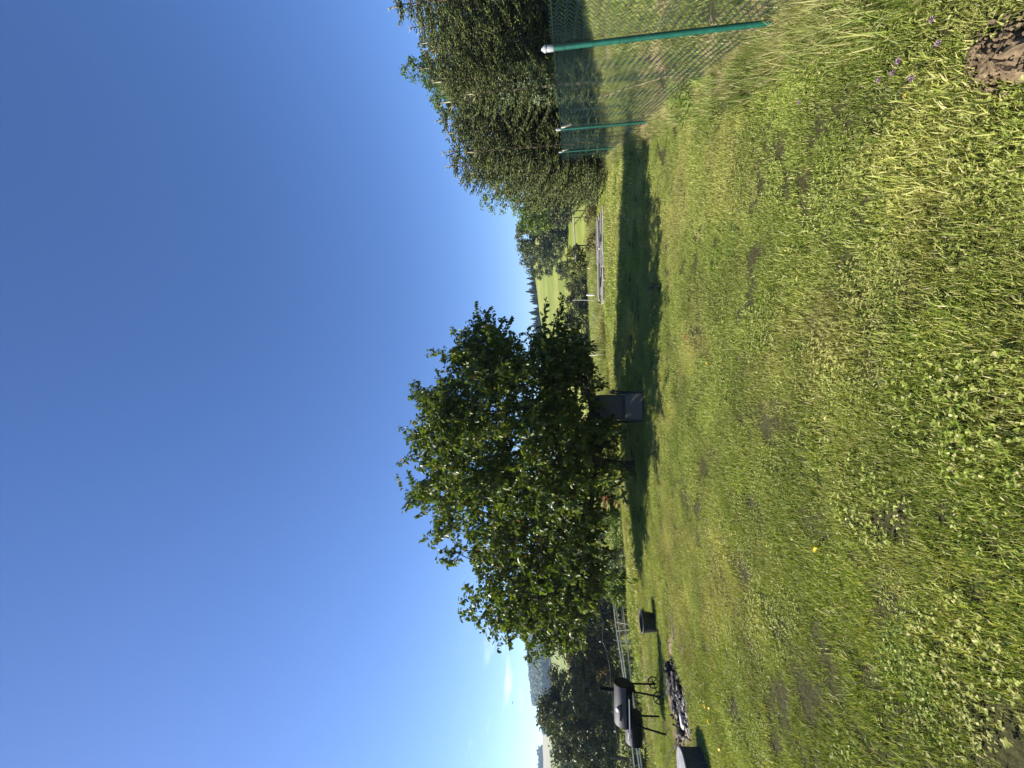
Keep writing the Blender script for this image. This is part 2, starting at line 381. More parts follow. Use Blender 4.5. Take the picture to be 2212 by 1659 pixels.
def spindles(name, P, Q, W, mat):
    """needled twigs: three sided spindles from P to Q"""
    n = len(P); D = unit(Q - P); r = rng.normal(size=(n, 3)); a = unit(np.cross(D, r)); b = np.cross(D, a); W = np.asarray(W).reshape(-1, 1)
    mid = P + (Q - P) * 0.38
    vs = [P]
    for k in range(3):
        t = 2.094 * k; vs.append(mid + (a * math.cos(t) + b * math.sin(t)) * W)
    vs.append(Q); v = np.stack(vs, 1).reshape(-1, 3); o = (np.arange(n) * 5)[:, None]
    f = np.concatenate([o + np.array([t]) for t in ((0, 1, 2), (0, 2, 3), (0, 3, 1), (4, 2, 1), (4, 3, 2), (4, 1, 3))], 0)
    return fast(name, v, f, mat)
def in_poly(x, y, poly):
    c = np.zeros(len(x), bool); n = len(poly); j = n - 1
    for i in range(n):
        xi, yi = poly[i]; xj, yj = poly[j]
        k = ((yi > y) != (yj > y)) & (x < (xj - xi) * (y - yi) / (yj - yi + 1e-12) + xi); c ^= k; j = i
    return c
def copy_tree(o, loc=None, rz=None, scale=None, label=None):
    c = o.copy(); COL.objects.link(c)
    if loc is not None: c.location = loc
    if rz is not None: c.rotation_euler = (0, 0, rz)
    if scale is not None: c.scale = scale if hasattr(scale, '__len__') else (scale,) * 3
    if label: c['label'] = label
    for ch in list(o.children):
        d = ch.copy(); COL.objects.link(d); d.parent = c
        for g in list(ch.children):
            e = g.copy(); COL.objects.link(e); e.parent = d
    return c

# ------------------------------------------------------------------ the ground sheet
th = np.concatenate([np.linspace(-64, 64, 300), np.linspace(64, 296, 62)[1:-1]])
th = np.radians(th); nt = len(th)
rr = np.concatenate([[0.0], np.geomspace(0.35, 2400, 330)])
Rg, Tg = np.meshgrid(rr[1:], th, indexing='ij')
X = (Rg * np.sin(Tg)).ravel(); Y = (Rg * np.cos(Tg)).ravel()
X = np.concatenate([X, [0.0]]); Y = np.concatenate([Y, [0.0]])
Z = terrain(X, Y)
nr = len(rr) - 1
idx = np.arange(nr * nt).reshape(nr, nt)
a = idx[:-1]; b = idx[1:]
quads = np.stack([a, np.roll(a, -1, 1), np.roll(b, -1, 1), b], -1).reshape(-1, 4)[:, ::-1]
me = fast('ground', np.stack([X, Y, Z], 1), quads, M_ground, smooth=True)
def fattr(me, nm, val):
    at = me.attributes.new(nm, 'FLOAT', 'POINT'); at.data.foreach_set('value', np.ascontiguousarray(val, np.float32))
dist = np.hypot(X, Y); s_ = side(X, Y); d_ = Y - yedge(X)
fattr(me, 'far', sstep(9, 17, dist))
fattr(me, 'field', sstep(3, 10, d_) * (Y > 0))
fattr(me, 'tan', sstep(372, 385, Y) * sstep(-0.84, -0.90, X / np.maximum(Y, 1)))
DIRT = [((-2.9, 11.35), (-5.6, 10.2), 0.32), ((-5.6, 10.2), (-8.2, 8.1), 0.30)]
def seg_d(X, Y, p, q):
    p = np.array(p); q = np.array(q); e = q - p; t = np.clip(((X - p[0]) * e[0] + (Y - p[1]) * e[1]) / (e @ e), 0, 1)
    return np.hypot(X - p[0] - t * e[0], Y - p[1] - t * e[1])
def dirtiness(X, Y):
    r = np.zeros_like(X)
    for p, q, w in DIRT: r = np.maximum(r, 1 - sstep(w * 0.5, w * 1.5, seg_d(X, Y, p, q)))
    c = G(1465, 1520); r = np.maximum(r, 1 - sstep(0.5, 0.9, np.hypot((X - c.x) * 0.62, Y - c.y)))
    return r
fattr(me, 'dirt', dirtiness(X, Y))
ground = tag(obj('ground', me), kind='structure')

# ------------------------------------------------------------------ grass patches (instanced)
TEMPL = bpy.data.collections.new('grass templates')
def patch(name, n, size, hmin, hmax, w, mat, lean=0.5, clumps=30):
    cx = rng.uniform(-size / 2, size / 2, (clumps, 2)); k = rng.integers(0, clumps, n)
    p = cx[k] + rng.normal(0, size * 0.07, (n, 2)); P = np.zeros((n, 3)); P[:, :2] = p; P[:, 2] = -0.007
    az = rng.uniform(0, 6.283, n); ln = rng.uniform(0.05, 1.0, n) * lean + rng.exponential(0.25, n) * lean
    D = np.stack([np.cos(az) * np.sin(np.minimum(ln, 1.45)), np.sin(az) * np.sin(np.minimum(ln, 1.45)), np.cos(np.minimum(ln, 1.45))], 1)
    H = rng.uniform(hmin, hmax, n) * (0.7 + 0.6 * rng.random(clumps))[k]
    S = np.stack([-np.sin(az), np.cos(az), np.zeros(n)], 1)
    tw = rng.uniform(-0.9, 0.9, n)[:, None]; S = unit(S + np.cross(S, D) * tw)
    Wd = (w * rng.uniform(0.6, 1.4, n))[:, None]; H = H[:, None]
    down = np.array([[0, 0, -1.0]]); out = D * np.array([[1, 1, 0.0]])
    m = P + D * H * 0.55; t = P + D * H + (out * 0.5 + down * 0.30) * H * rng.uniform(0, 0.8, (n, 1))
    v = np.stack([P - S * Wd * .5, P + S * Wd * .5, m + S * Wd * .45, m - S * Wd * .45, t + S * Wd * .07, t - S * Wd * .07], 1).reshape(-1, 3)
    o = (np.arange(n) * 6)[:, None]
    f = np.concatenate([o + np.array([[0, 1, 2, 3]]), o + np.array([[3, 2, 4, 5]])], 0)
    ob = bpy.data.objects.new(name, fast(name, v, f, mat)); TEMPL.objects.link(ob); return ob
def leaf_patch(name, n, size, lw, mat, h=(0.01, 0.045), trefoil=True):
    P = []; D = []; N = []; L = []
    for i in range(n):
        x, y = rng.uniform(-size / 2, size / 2, 2); z = rng.uniform(*h); a0 = rng.uniform(0, 6.28); tilt = rng.normal(0, 0.3, 2)
        up_ = unit(np.array([tilt[0], tilt[1], 1.0])); k = 3 if trefoil else 1; ll = lw * rng.uniform(0.6, 1.2)
        for j in range(k):
            aa = a0 + j * 2.094; d = np.array([math.cos(aa), math.sin(aa), 0.1]); P.append((x, y, z)); D.append(d); N.append(up_); L.append(ll)
    P = np.array(P); L = np.array(L)
    me = leaves_mesh(name, P, np.array(D), np.array(N), L, L * (0.8 if trefoil else 0.34), mat, 0.1, 0.12)
    ob = bpy.data.objects.new(name, me); TEMPL.objects.link(ob); return ob
NG = 7
for i in range(NG): patch('a_grass_%d' % i, 1250, 0.34, 0.015 + 0.003 * (i % 3), 0.038 + 0.007 * (i % 3), 0.0032, M_grass, lean=0.5, clumps=60)
for i in range(2): leaf_patch('b_clover_%d' % i, 190, 0.30, 0.0095, M_clover)
leaf_patch('b_clover_2', 120, 0.30, 0.011, M_grass, h=(0.01, 0.04))
leaf_patch('g_broad_0', 200, 0.32, 0.0095, M_grass, h=(0.008, 0.036))
leaf_patch('g_broad_1', 50, 0.32, 0.022, M_grass, trefoil=False, h=(0.012, 0.04))
for i in range(3): patch('c_meadow_%d' % i, 420, 0.5, 0.08, 0.26, 0.006, M_meadow, lean=0.45)
for i in range(2): patch('d_straw_%d' % i, 260, 0.42, 0.10, 0.38, 0.0045, M_straw, lean=0.9, clumps=12)
patch('e_coarse_0', 360, 0.9, 0.05, 0.11, 0.012, M_grass, lean=0.7, clumps=60)
patch('e_coarse_1', 360, 0.9, 0.05, 0.11, 0.012, M_grass, lean=0.7, clumps=60)
patch('f_tall_0', 300, 0.8, 0.25, 0.7, 0.010, M_meadow, lean=0.4, clumps=30)

def scatter(name, pts, index, scale, label, cat):
    pts = np.asarray(pts); x, y = pts[:, 0], pts[:, 1]; e = 0.15
    z = terrain(x, y); gx = (terrain(x + e, y) - terrain(x - e, y)) / (2 * e); gy = (terrain(x, y + e) - terrain(x, y - e)) / (2 * e)
    rot = np.zeros((len(x), 3), np.float32)
    for i in range(len(x)):
        nrm = Vector((-gx[i], -gy[i], 1)).normalized()
        q = Vector((0, 0, 1)).rotation_difference(nrm) @ Euler((0, 0, rng.uniform(0, 6.283))).to_quaternion()
        rot[i] = q.to_euler()
    me = bpy.data.meshes.new(name); me.vertices.add(len(x)); me.vertices.foreach_set('co', np.stack([x, y, z], 1).astype(np.float32).ravel())
    a = me.attributes.new('rot', 'FLOAT_VECTOR', 'POINT'); a.data.foreach_set('vector', rot.ravel())
    a = me.attributes.new('scl', 'FLOAT', 'POINT'); a.data.foreach_set('value', np.asarray(scale, np.float32))
    a = me.attributes.new('idx', 'INT', 'POINT'); a.data.foreach_set('value', np.asarray(index, np.int32))
    me.update(); o = obj(name, me)
    ng = bpy.data.node_groups.new(name, 'GeometryNodeTree')
    ng.interface.new_socket('Geometry', in_out='INPUT', socket_type='NodeSocketGeometry'); ng.interface.new_socket('Geometry', in_out='OUTPUT', socket_type='NodeSocketGeometry')
    n, l = ng.nodes, ng.links
    gi = n.new('NodeGroupInput'); go = n.new('NodeGroupOutput'); ip = n.new('GeometryNodeInstanceOnPoints'); ci = n.new('GeometryNodeCollectionInfo')
    ci.inputs['Collection'].default_value = TEMPL; ci.inputs['Separate Children'].default_value = True; ci.inputs['Reset Children'].default_value = True
    def na(nm, ty):
        q = n.new('GeometryNodeInputNamedAttribute'); q.data_type = ty; q.inputs['Name'].default_value = nm; return q.outputs[0]
    er = n.new('FunctionNodeEulerToRotation')
    l.new(gi.outputs[0], ip.inputs['Points']); l.new(ci.outputs[0], ip.inputs['Instance']); ip.inputs['Pick Instance'].default_value = True
    l.new(na('idx', 'INT'), ip.inputs['Instance Index']); l.new(na('rot', 'FLOAT_VECTOR'), er.inputs[0]); l.new(er.outputs[0], ip.inputs['Rotation'])
    l.new(na('scl', 'FLOAT'), ip.inputs['Scale']); l.new(ip.outputs[0], go.inputs[0])
    md = o.modifiers.new('scatter', 'NODES'); md.node_group = ng
    return tag(o, label, cat, kind='stuff')
names = sorted(o.name for o in TEMPL.objects)
IX = {nm: i for i, nm in enumerate(names)}
def pick(prefix): return [IX[n] for n in names if n.startswith(prefix)]
def field_pts(r0, r1, dens, umax=1.25):
    half = math.atan(umax); area = half * (r1 ** 2 - r0 ** 2); n = int(area * dens)
    r = np.sqrt(rng.uniform(r0 ** 2, r1 ** 2, n)); t = rng.uniform(-half, half, n)
    return np.stack([r * np.sin(t), r * np.cos(t)], 1)
_cp = rng.uniform(0, 6.28, (8, 2))
def patchiness(X, Y, sc, seed=0):
    v = 0
    for i in range(6):
        a = _cp[i, 0] + seed; k = 6.28 / (sc * (0.6 + 0.35 * i)); v = v + np.sin(k * (X * math.cos(a) + Y * math.sin(a)) + _cp[i, 1] * (seed + 1))
    return v / 2.4
HOLES = []
hm = G(2176, 122); HOLES.append((hm.x, hm.y, 0.13))
fpit = G(1468, 1508); HOLES.append((fpit.x, fpit.y, 0.50))
def lawn_ok(P, pad=0.0):
    x, y = P[:, 0], P[:, 1]; ok = (y < yedge(x) + pad) & (side(x, y) < 0.05)
    for hx, hy, hr in HOLES: ok &= np.hypot(x - hx, (y - hy) * (1.0 if hr < 0.4 else 0.95)) > hr * (0.75 + 0.35 * rng.random(len(x)))
    ok &= rng.random(len(x)) > dirtiness(x, y) * 0.85
    return ok
L_pts = []; L_ix = []; L_sc = []
def add(P, ixs, smin, smax):
    L_pts.append(P); L_ix.append(rng.choice(ixs, len(P))); L_sc.append(rng.uniform(smin, smax, len(P)))
for r0, r1, dn in ((0.6, 5, 29), (5, 9, 29), (9, 13, 22)):
    P = field_pts(r0, r1, dn); P = P[lawn_ok(P)]; add(P, pick('a_'), 0.72, 1.12)
for r0, r1, dn in ((0.6, 4.5, 5), (4.5, 9, 4)):
    P = field_pts(r0, r1, dn); P = P[lawn_ok(P)]; q = patchiness(P[:, 0], P[:, 1], 1.3) > 0.75; add(P[q], pick('b_'), 0.7, 1.1)
for r0, r1, dn in ((0.6, 5, 13), (5, 9, 7)):
    P = field_pts(r0, r1, dn * 0.6); P = P[lawn_ok(P)]; add(P, pick('g_'), 0.7, 1.15)
P = field_pts(11, 24, 8); P = P[lawn_ok(P)]; add(P, pick('e_'), 0.6, 1.0)
_p = np.concatenate(L_pts); _tus = 1.02 + 0.36 * patchiness(_p[:, 0], _p[:, 1], 0.5, 3) + 0.22 * patchiness(_p[:, 0], _p[:, 1], 1.7, 5)
scatter('lawn_grass', _p, np.concatenate(L_ix), np.concatenate(L_sc) * np.clip(_tus, 0.92, 1.42), 'short mown lawn grass mixed with clover and dry blades', 'grass')
L_pts, L_ix, L_sc = [], [], []
P = field_pts(2, 9, 12, 1.6); q = side(P[:, 0], P[:, 1]) > 0.12; P = P[q]; add(P, pick('c_'), 0.5, 0.9); 
P = field_pts(9, 22, 5, 1.6); q = side(P[:, 0], P[:, 1]) > 0.12; P = P[q]; add(P, pick('c_'), 0.7, 1.3)
P = field_pts(2, 22, 2.2, 1.6); q = (side(P[:, 0], P[:, 1]) > 0.12) & (patchiness(P[:, 0], P[:, 1], 2.2, 1) > 0.3); P = P[q]; add(P, pick('d_'), 0.5, 0.9)
P = field_pts(8, 26, 7, 1.25); d0 = P[:, 1] - yedge(P[:, 0]); q = (d0 > 0.1) & (d0 < 4) & (side(P[:, 0], P[:, 1]) < 0.5) & (P[:, 0] > -3.6); P = P[q]
q = rng.random(len(P)) < 0.5; add(P[q], pick('f_'), 0.55, 0.95); add(P[~q], pick('c_'), 0.9, 1.5)
P = field_pts(12, 60, 0.9, 1.25); d0 = P[:, 1] - yedge(P[:, 0]); q = (d0 > 3); P = P[q]; add(P, pick('e_'), 1.2, 2.6)
scatter('meadow_grass', np.concatenate(L_pts), np.concatenate(L_ix), np.concatenate(L_sc), 'longer half dry meadow grass beyond the fence and the lawn edge', 'grass')
# dead grass gathered along the foot of the wire fence
L_pts, L_ix, L_sc = [], [], []
ys = rng.uniform(1.2, 19, 420); ys = np.concatenate([ys, rng.uniform(1.5, 4.2, 120)])
P = np.stack([fence_x(ys) + rng.normal(0.08, 0.09, len(ys)), ys + rng.normal(0, 0.1, len(ys))], 1)
add(P, pick('d_'), 0.25, 0.62)
P2 = P[rng.random(len(P)) < 0.4] + rng.normal(0, 0.1, (int((rng.random(1) < 2)[0]), 2)); add(P2, pick('c_'), 0.5, 0.95)
scatter('dry_grass', np.concatenate(L_pts), np.concatenate(L_ix), np.concatenate(L_sc), 'dead straw coloured grass tangled along the foot of the wire fence', 'dry grass')

# ------------------------------------------------------------------ wire fence on the right
def zf(p): return tz(p[0], p[1])
fence = empty('chain_link_fence', (FP[0][0], FP[0][1], zf(FP[0])))
tag(fence, 'green chain link fence on green steel posts running away on the right', 'fence')
org = Vector(fence.location)
FH = 1.72
P0 = (0.46, -1.26); FPX = [P0] + FP
pole_m = MB().tube([(0, 0, -0.1), (0, 0, FH)], 0.0195, 16).mesh('post', M_green_metal, True)
cap_m = MB().lathe([(0.020, FH - 0.035), (0.0225, FH - 0.03), (0.0225, FH + 0.012), (0.019, FH + 0.02), (0.025, FH + 0.024), (0.026, FH + 0.036), (0.019, FH + 0.045), (0.008, FH + 0.062)], 16).mesh('cap', M_cap, True)
tie_m = MB().torus((0, 0, 0), (0.15, 0.1, 1), 0.0215, 0.0018, 16, 5).mesh('tie_wire', M_green_wire)
for i, p in enumerate(FPX):
    o = obj('post', pole_m, fence, Vector((p[0], p[1], zf(p))) - org)
    if i in (2, 3): o.rotation_euler = (R(0.8), R(-0.6), 0)
    obj('cap', cap_m, o)
    for zt in (0.28, 0.72, 0.95, 1.18, 1.38, 1.60):
        t = obj('tie_wire', tie_m, o, (0, 0, zt)); t.rotation_euler = (random.uniform(-.3, .3), random.uniform(-.3, .3), 0)
    if i in (2, 3):
        rot = Euler((0, R(-16), R(25))).to_matrix()
        t = MB().box((0.045, -0.02, FH - 0.14), (0.035, 0.03, 0.20), rot).build('wooden_stay', M_palewood, o); t['label'] = 'pale wooden wedge strapped to the post top'
# the woven wire: every strand a zigzag, neighbours hooked into each other
segs = []
PIT = 0.066
def along():
    pts = []
    for i in range(len(FPX) - 1):
        p, q = np.array(FPX[i]), np.array(FPX[i + 1]); n = int(round(np.hypot(*(q - p)) / PIT))
        for k in range(n): pts.append(p + (q - p) * k / n)
    return np.array(pts)
cl = along(); nrows = int((FH - 0.06) / (PIT / 2)); nrm = np.array([0.893, -0.45])
VV = []; FF = []; base = 0
rows = np.arange(nrows + 1)
zb = terrain(cl[:, 0], cl[:, 1]); zb_post = np.interp(cl[:, 1], [p[1] for p in FPX], [zf(p) for p in FPX])
for i in range(len(cl) - 1):
    if cl[i, 1] < 0.8: continue
    dvec = cl[i + 1] - cl[i]
    for par in (0,):
        t = np.where(rows % 2 == 0, 0.0, 1.0) + rng.normal(0, 0.025, len(rows))
        off = np.where(rows % 2 == 0, 0.003, -0.003)
        px = cl[i, 0] + dvec[0] * t * 1.04 + nrm[0] * (off - 0.027 * -1); py = cl[i, 1] + dvec[1] * t * 1.04 + nrm[1] * (off + 0.027)
        bulge = 0.012 * math.sin(i * 0.21) + 0.008 * math.sin(i * 0.53)
        pz = zb_post[i] + 0.05 + rows * PIT / 2 + 0.006 * math.sin(i * 0.3)
        px = px + nrm[0] * bulge * np.sin(rows / nrows * 3.1); py = py + nrm[1] * bulge * np.sin(rows / nrows * 3.1)
        pts = np.stack([px, py, pz], 1)
        rw = 0.0031 if cl[i, 1] < 5.5 else 0.0026
        dirs = unit(np.gradient(pts, axis=0)); aa = unit(np.cross(dirs, np.array([nrm[0], nrm[1], 0.0]))); bb = np.cross(dirs, aa)
        ring = np.stack([pts + (aa * math.cos(u) + bb * math.sin(u)) * rw for u in (0.5, 2.594, 4.688)], 1).reshape(-1, 3)
        n = len(pts); o = base + (np.arange(n - 1) * 3)[:, None]
        for k in range(3):
            FF.append(o + np.array([[k, (k + 1) % 3, 3 + (k + 1) % 3, 3 + k]]))
        VV.append(ring); base += n * 3
me = fast('wire_mesh', np.concatenate(VV) - np.array(org), np.concatenate(FF), M_green_wire)
tag(obj('wire_mesh', me, fence), kind='stuff')
for zz in (FH - 0.035, 0.10, 0.9):
    pts = []
    for i in range(len(FPX)):
        p = FPX[i]; pts.append(Vector((p[0] + 0.027, p[1] - 0.013, zf(p) + zz)) - org)
    MB().tube(pts, 0.0024, 6).build('tension_wire', M_green_wire, fence)
# black pot turned over the last post
pp = FP[-1]
pot = MB().lathe([(0.13, 0.0), (0.128, 0.02), (0.10, 0.20), (0.095, 0.20)], 18).build('plastic_pot', M_black_plastic, loc=(pp[0], pp[1], zf(pp) + FH - 0.12), smooth=True)
tag(pot, 'black plastic pot turned upside down over the farthest green fence post', 'pot')

# ------------------------------------------------------------------ generic trees
def grow(name, base, attract, trunk_r, mat, parent, step=0.35, bend=0.25, nring=6, first=None, keep=0.0):
    """trunk and limbs: each target joins the nearest limb already grown; returns limb ends"""
    base = np.array(base, float); nodes = [base]; par = [-1]
    first = first if first else [base + np.array([0, 0, 0.5])]
    for p in first:
        nodes.append(np.array(p, float)); par.append(len(nodes) - 2)
    order = np.argsort(np.linalg.norm(attract - nodes[-1], axis=1)); tips = []
    top = nodes[-1]
    for j in order:
        t = attract[j]; arr = np.array(nodes[1:]); dd = np.linalg.norm(arr - t, axis=1) + 0.30 * np.maximum(0, arr[:, 2] - t[2]) - keep * np.linalg.norm(arr - top, axis=1)
        k = int(np.argmin(dd)) + 1; a0 = nodes[k]; L = np.linalg.norm(t - a0); ns = max(1, int(L / step)); prev = k
        side_ = rng.normal(0, bend * 0.3, 3) * L
        for q in range(1, ns + 1):
            u = q / ns; p = a0 + (t - a0) * u + side_ * math.sin(u * 3.14) * 0.5 + np.array([0, 0, 1]) * bend * L * 0.25 * math.sin(u * 3.14)
            nodes.append(p); par.append(prev); prev = len(nodes) - 1
        tips.append(prev)
    n = len(nodes); w = np.zeros(n)
    for t in tips: w[t] += 1
    for i in range(n - 1, 0, -1): w[par[i]] += w[i]
    w = np.maximum(w, 1); rad = trunk_r * (w / w[0]) ** 0.47; rad = np.maximum(rad, 0.006)
    nodes = np.array(nodes); par = np.array(par)
    i = np.arange(1, n); Pp = nodes[par[1:]]; Q = nodes[1:]; ra = np.minimum(rad[par[1:]], rad[1:] * 1.35)[:, None]; rb = rad[1:][:, None]
    D = unit(Q - Pp); a_ = unit(np.cross(D, np.array([0.31, 0.2, 0.93]))); b_ = np.cross(D, a_)
    ang = 2 * np.pi * np.arange(nring) / nring
    r1 = np.stack([Pp + (a_ * math.cos(u) + b_ * math.sin(u)) * ra for u in ang], 1); r2 = np.stack([Q + D * rb * 0.3 + (a_ * math.cos(u) + b_ * math.sin(u)) * rb for u in ang], 1)
    v = np.concatenate([r1, r2], 1).reshape(-1, 3); o = (np.arange(n - 1) * 2 * nring)[:, None]
    f = np.concatenate([o + np.array([[k, (k + 1) % nring, nring + (k + 1) % nring, nring + k]]) for k in range(nring)], 0)
    me = fast('trunk', v, f, mat, smooth=True); tr = obj('trunk', me, parent)
    return tr, nodes, par, rad, tips

def blob_tree(name, loc, ells, nleaf, lsize, mat, label, cat='tree', group=None, trunk=None, bark=None, upright=0.0, gap=0.32, seed=None):
    """crown of many small leaves set in clumps spread through a few overlapping ellipsoids; trunk with limbs"""
    root = empty(name, loc); tag(root, label, cat, group)
    cl = []; vol = [e[3] * e[4] * e[5] for e in ells]; tot = sum(vol)
    for e, v in zip(ells, vol):
        nc = max(10, int(150 * v / tot) + 8)
        d = unit(rng.normal(size=(nc, 3))); r = rng.uniform(0.35, 1.0, nc) ** 0.5
        c = np.array(e[:3]) + d * r[:, None] * np.array(e[3:6]); cl.append(c)
    cl = np.concatenate(cl); cl = cl[rng.random(len(cl)) > gap * 0.5]
    mean = (tot / len(ells)) ** (1 / 3); cs = mean * rng.uniform(0.13, 0.27, len(cl))
    k = rng.integers(0, len(cl), nleaf); d = unit(rng.normal(size=(nleaf, 3))); rad = rng.random(nleaf) ** 0.45
    P = cl[k] + d * (rad * cs[k])[:, None] * np.array([1.15, 1.15, 0.8])
    P[:, 2] = np.maximum(P[:, 2], 0.02 + 0.05 * rng.random(nleaf))
    D = unit(rng.normal(size=(nleaf, 3)) + np.array([0, 0, -0.25 + upright])); N = unit(d * 0.9 + rng.normal(0, 0.55, (nleaf, 3)) + np.array([0, 0, 0.5]))
    L = lsize * rng.uniform(0.6, 1.4, nleaf)
    obj('crown', leaves_mesh('crown', P, D, N, L, L * 0.55, mat), root)
    if trunk:
        h, r = trunk; sub = cl[rng.choice(len(cl), min(46, len(cl)), replace=False)]
        grow('trunk', (0, 0, -0.3), sub, r, bark or M_bark, root, step=max(0.3, mean * 0.3), first=[(rng.normal(0, .03) * h, 0, h * .5), (rng.normal(0, .04) * h, 0, h)])
    return root

# ------------------------------------------------------------------ the orchard tree in the middle
tb = G(1371, 1006); TY = tb.y
tree = empty('fruit_tree', tb); tag(tree, 'wide leafy fruit tree with dark trunk and drooping branches in the middle of the lawn', 'tree')
def tp(px, py): v = A(px, py, TY); return (v.x, v.z)
poly_px = [(1062, 676), (1035, 700), (1012, 735), (985, 762), (1000, 800), (960, 815), (932, 850), (900, 845), (905, 880), (925, 900), (905, 925), (892, 945), (925, 960), (935, 990), (925, 1030),
           (890, 1062), (905, 1085), (955, 1090), (962, 1110), (1000, 1120), (1005, 1150), (1035, 1160), (1030, 1200), (1045, 1230), (1055, 1280), (1085, 1300), (1115, 1335), (1150, 1360), (1172, 1395), (1205, 1392),
           (1240, 1368), (1262, 1320), (1285, 1270), (1300, 1220), (1295, 1165), (1262, 1120), (1285, 1070), (1310, 1010), (1300, 985), (1328, 950), (1325, 920), (1290, 890), (1275, 860), (1290, 830), (1262, 800), (1255, 762),
           (1232, 745), (1212, 705), (1190, 690), (1195, 735), (1165, 740), (1150, 755), (1120, 742), (1105, 728), (1088, 738), (1070, 715)]
poly = [tp(*q) for q in poly_px]
pa = np.array(poly); lo, hi = pa.min(0), pa.max(0)
def sample_crown(n, thick=3.0, shrink=0.0):
    out = []
    c = np.array(tp(1130, 1010)); ext = np.array([3.6, 2.4])
    while len(out) < n:
        p = rng.uniform(lo, hi, (n * 3, 2)); p = p[in_poly(p[:, 0], p[:, 1], poly)]; p = c + (p - c) * np.where(p[:, 1:] > c[1], 0.95, 0.97)
        e = np.clip(1 - (((p - c) / (ext * 1.12)) ** 2).sum(1), 0.03, 1)
        y = rng.uniform(-1, 1, len(p)); y = np.sign(y) * np.abs(y) ** 0.8 * e * thick
        for a_, b_ in zip(p, y): out.append((a_[0], TY + b_, a_[1]))
    return np.array(out[:n])
At = sample_crown(420) - np.array(tb)
hi_tr = [A(1345, 1006, TY), A(1315, 1002, TY), A(1290, 998, TY)]
trk, nodes, par, rad, tips = grow('trunk', (0, 0, -0.05), At, 0.125, M_bark, tree, step=0.22, bend=0.12, nring=8, first=[np.array(h) - np.array(tb) for h in hi_tr])
# shoots that stick out of the crown, with leaves along them
SHOOT = [((905, 850), (878, 836)), ((915, 945), (876, 940)), ((905, 1070), (870, 1065)), ((1060, 700), (1056, 672)), ((1020, 745), (1008, 730)), ((990, 780), (966, 758)),
         ((1200, 700), (1194, 668)), ((1215, 730), (1200, 700)), ((1060, 1270), (1052, 1262)), ((1110, 1320), (1112, 1332)), ((1170, 1385), (1188, 1402)), ((960, 1100), (955, 1112)),
         ((1005, 1150), (1000, 1140)), ((1030, 1210), (1026, 1190)), ((945, 1015), (925, 1040)), ((955, 900), (905, 908)), ((940, 870), (900, 868)), ((1250, 770), (1262, 775)), ((1300, 935), (1338, 950)),
         ((1310, 925), (1334, 925)), ((1300, 960), (1326, 975)), ((1285, 835), (1300, 832)), ((1285, 870), (1300, 880)), ((1250, 1350), (1240, 1385)), ((1225, 1380), (1200, 1400)), ((925, 860), (885, 850)), ((930, 950), (882, 955)), ((935, 1075), (882, 1080)), ((1010, 770), (975, 770)), ((1230, 715), (1228, 690)), ((1240, 740), (1250, 720))]
sh = []
for (a1, a2), (b1, b2) in SHOOT:
    dy = rng.uniform(-0.9, 0.6)
    a_ = np.array(A(a1, a2, TY + dy)); b_ = np.array(A(b1, b2, TY + dy)); d = b_ - a_
    for q_ in range(3 if b1 < 1060 else 2):
        sh.append((a_ - d * (2.2 if np.linalg.norm(d) < 0.35 else 1.5) - np.array(tb), b_ - np.array(tb) + (rng.normal(0, 0.11, 3) if q_ else 0)))
tips_pos = nodes[tips]; tipdir = unit(nodes[tips] - nodes[par[tips]])
for _ in range(1500):                       # ordinary leafy shoots from the limb ends and along limbs
    j = rng.integers(0, len(tips)); p = tips_pos[j]; out = unit(p - np.array([0, 0, 1.6])); L = rng.uniform(0.2, 0.45)
    d = unit(out * 0.8 + rng.normal(0, 0.5, 3) + np.array([0, 0, 0.2])); sh.append((p + rng.normal(0, 0.14, 3), p + d * L))
cc_ = sample_crown(300, 2.9) - np.array(tb); inner = cc_[rng.integers(0, len(cc_), 3000)] + rng.normal(0, 0.20, (3000, 3))
for p in inner: sh.append((p, p + unit(rng.normal(size=3) + np.array([0, 0, 0.1])) * rng.uniform(0.3, 0.6)))
bd_ = np.array(poly); cen_ = bd_.mean(0)
for _ in range(42):                        # spiky shoots all round the outline
    i_ = rng.integers(0, len(bd_)); b0 = bd_[i_] * 0.91 + cen_ * 0.09; o_2 = unit(bd_[i_] - cen_); ang_ = rng.normal(0, 0.5)
    o_3 = np.array([o_2[0] * math.cos(ang_) - o_2[1] * math.sin(ang_), abs(o_2[1]) * (0.6 if o_2[1] > -0.2 else -0.5) + 0.15]); o_3 = o_3 / np.linalg.norm(o_3)
    yb_ = rng.normal(0, 0.8); p_ = np.array([b0[0], TY + yb_, b0[1]]) - np.array(tb); sh.append((p_, p_ + np.array([o_3[0], rng.normal(0, .35), o_3[1]]) * rng.uniform(0.25, 0.5)))
low = [(1355 + rng.uniform(-12, 12), 1006 + rng.uniform(-14, 30)) for _ in range(9)]   # suckers round the trunk foot
for a1, a2 in low:
    p = np.array(A(a1, a2, TY + rng.uniform(-0.2, 0.05))) - np.array(tb); sh.append((p, p + np.array([rng.uniform(-.25, .25), rng.uniform(-.15, .05), rng.uniform(0.02, .25)])))
P = []; D = []; N = []; L = []; sv = MB()
for (p, q) in sh:
    p = np.array(p); q = np.array(q); ln = np.linalg.norm(q - p); dr = (q - p) / ln; m = int(ln / 0.022)
    for k in range(m):
        u = (k + 0.5) / m; c = p + (q - p) * u; c[2] -= 0.10 * ln * u * u
        sd = unit(np.cross(dr, rng.normal(size=3))); P.append(c); D.append(sd * 0.75 + dr * 0.25 + np.array([0, 0, -0.75]) * rng.uniform(0.3, 1.3)); N.append(sd * 0.55 + np.array([0, 0, 0.9]) + rng.normal(0, 0.5, 3)); L.append(0.106 * rng.uniform(0.6, 1.25))
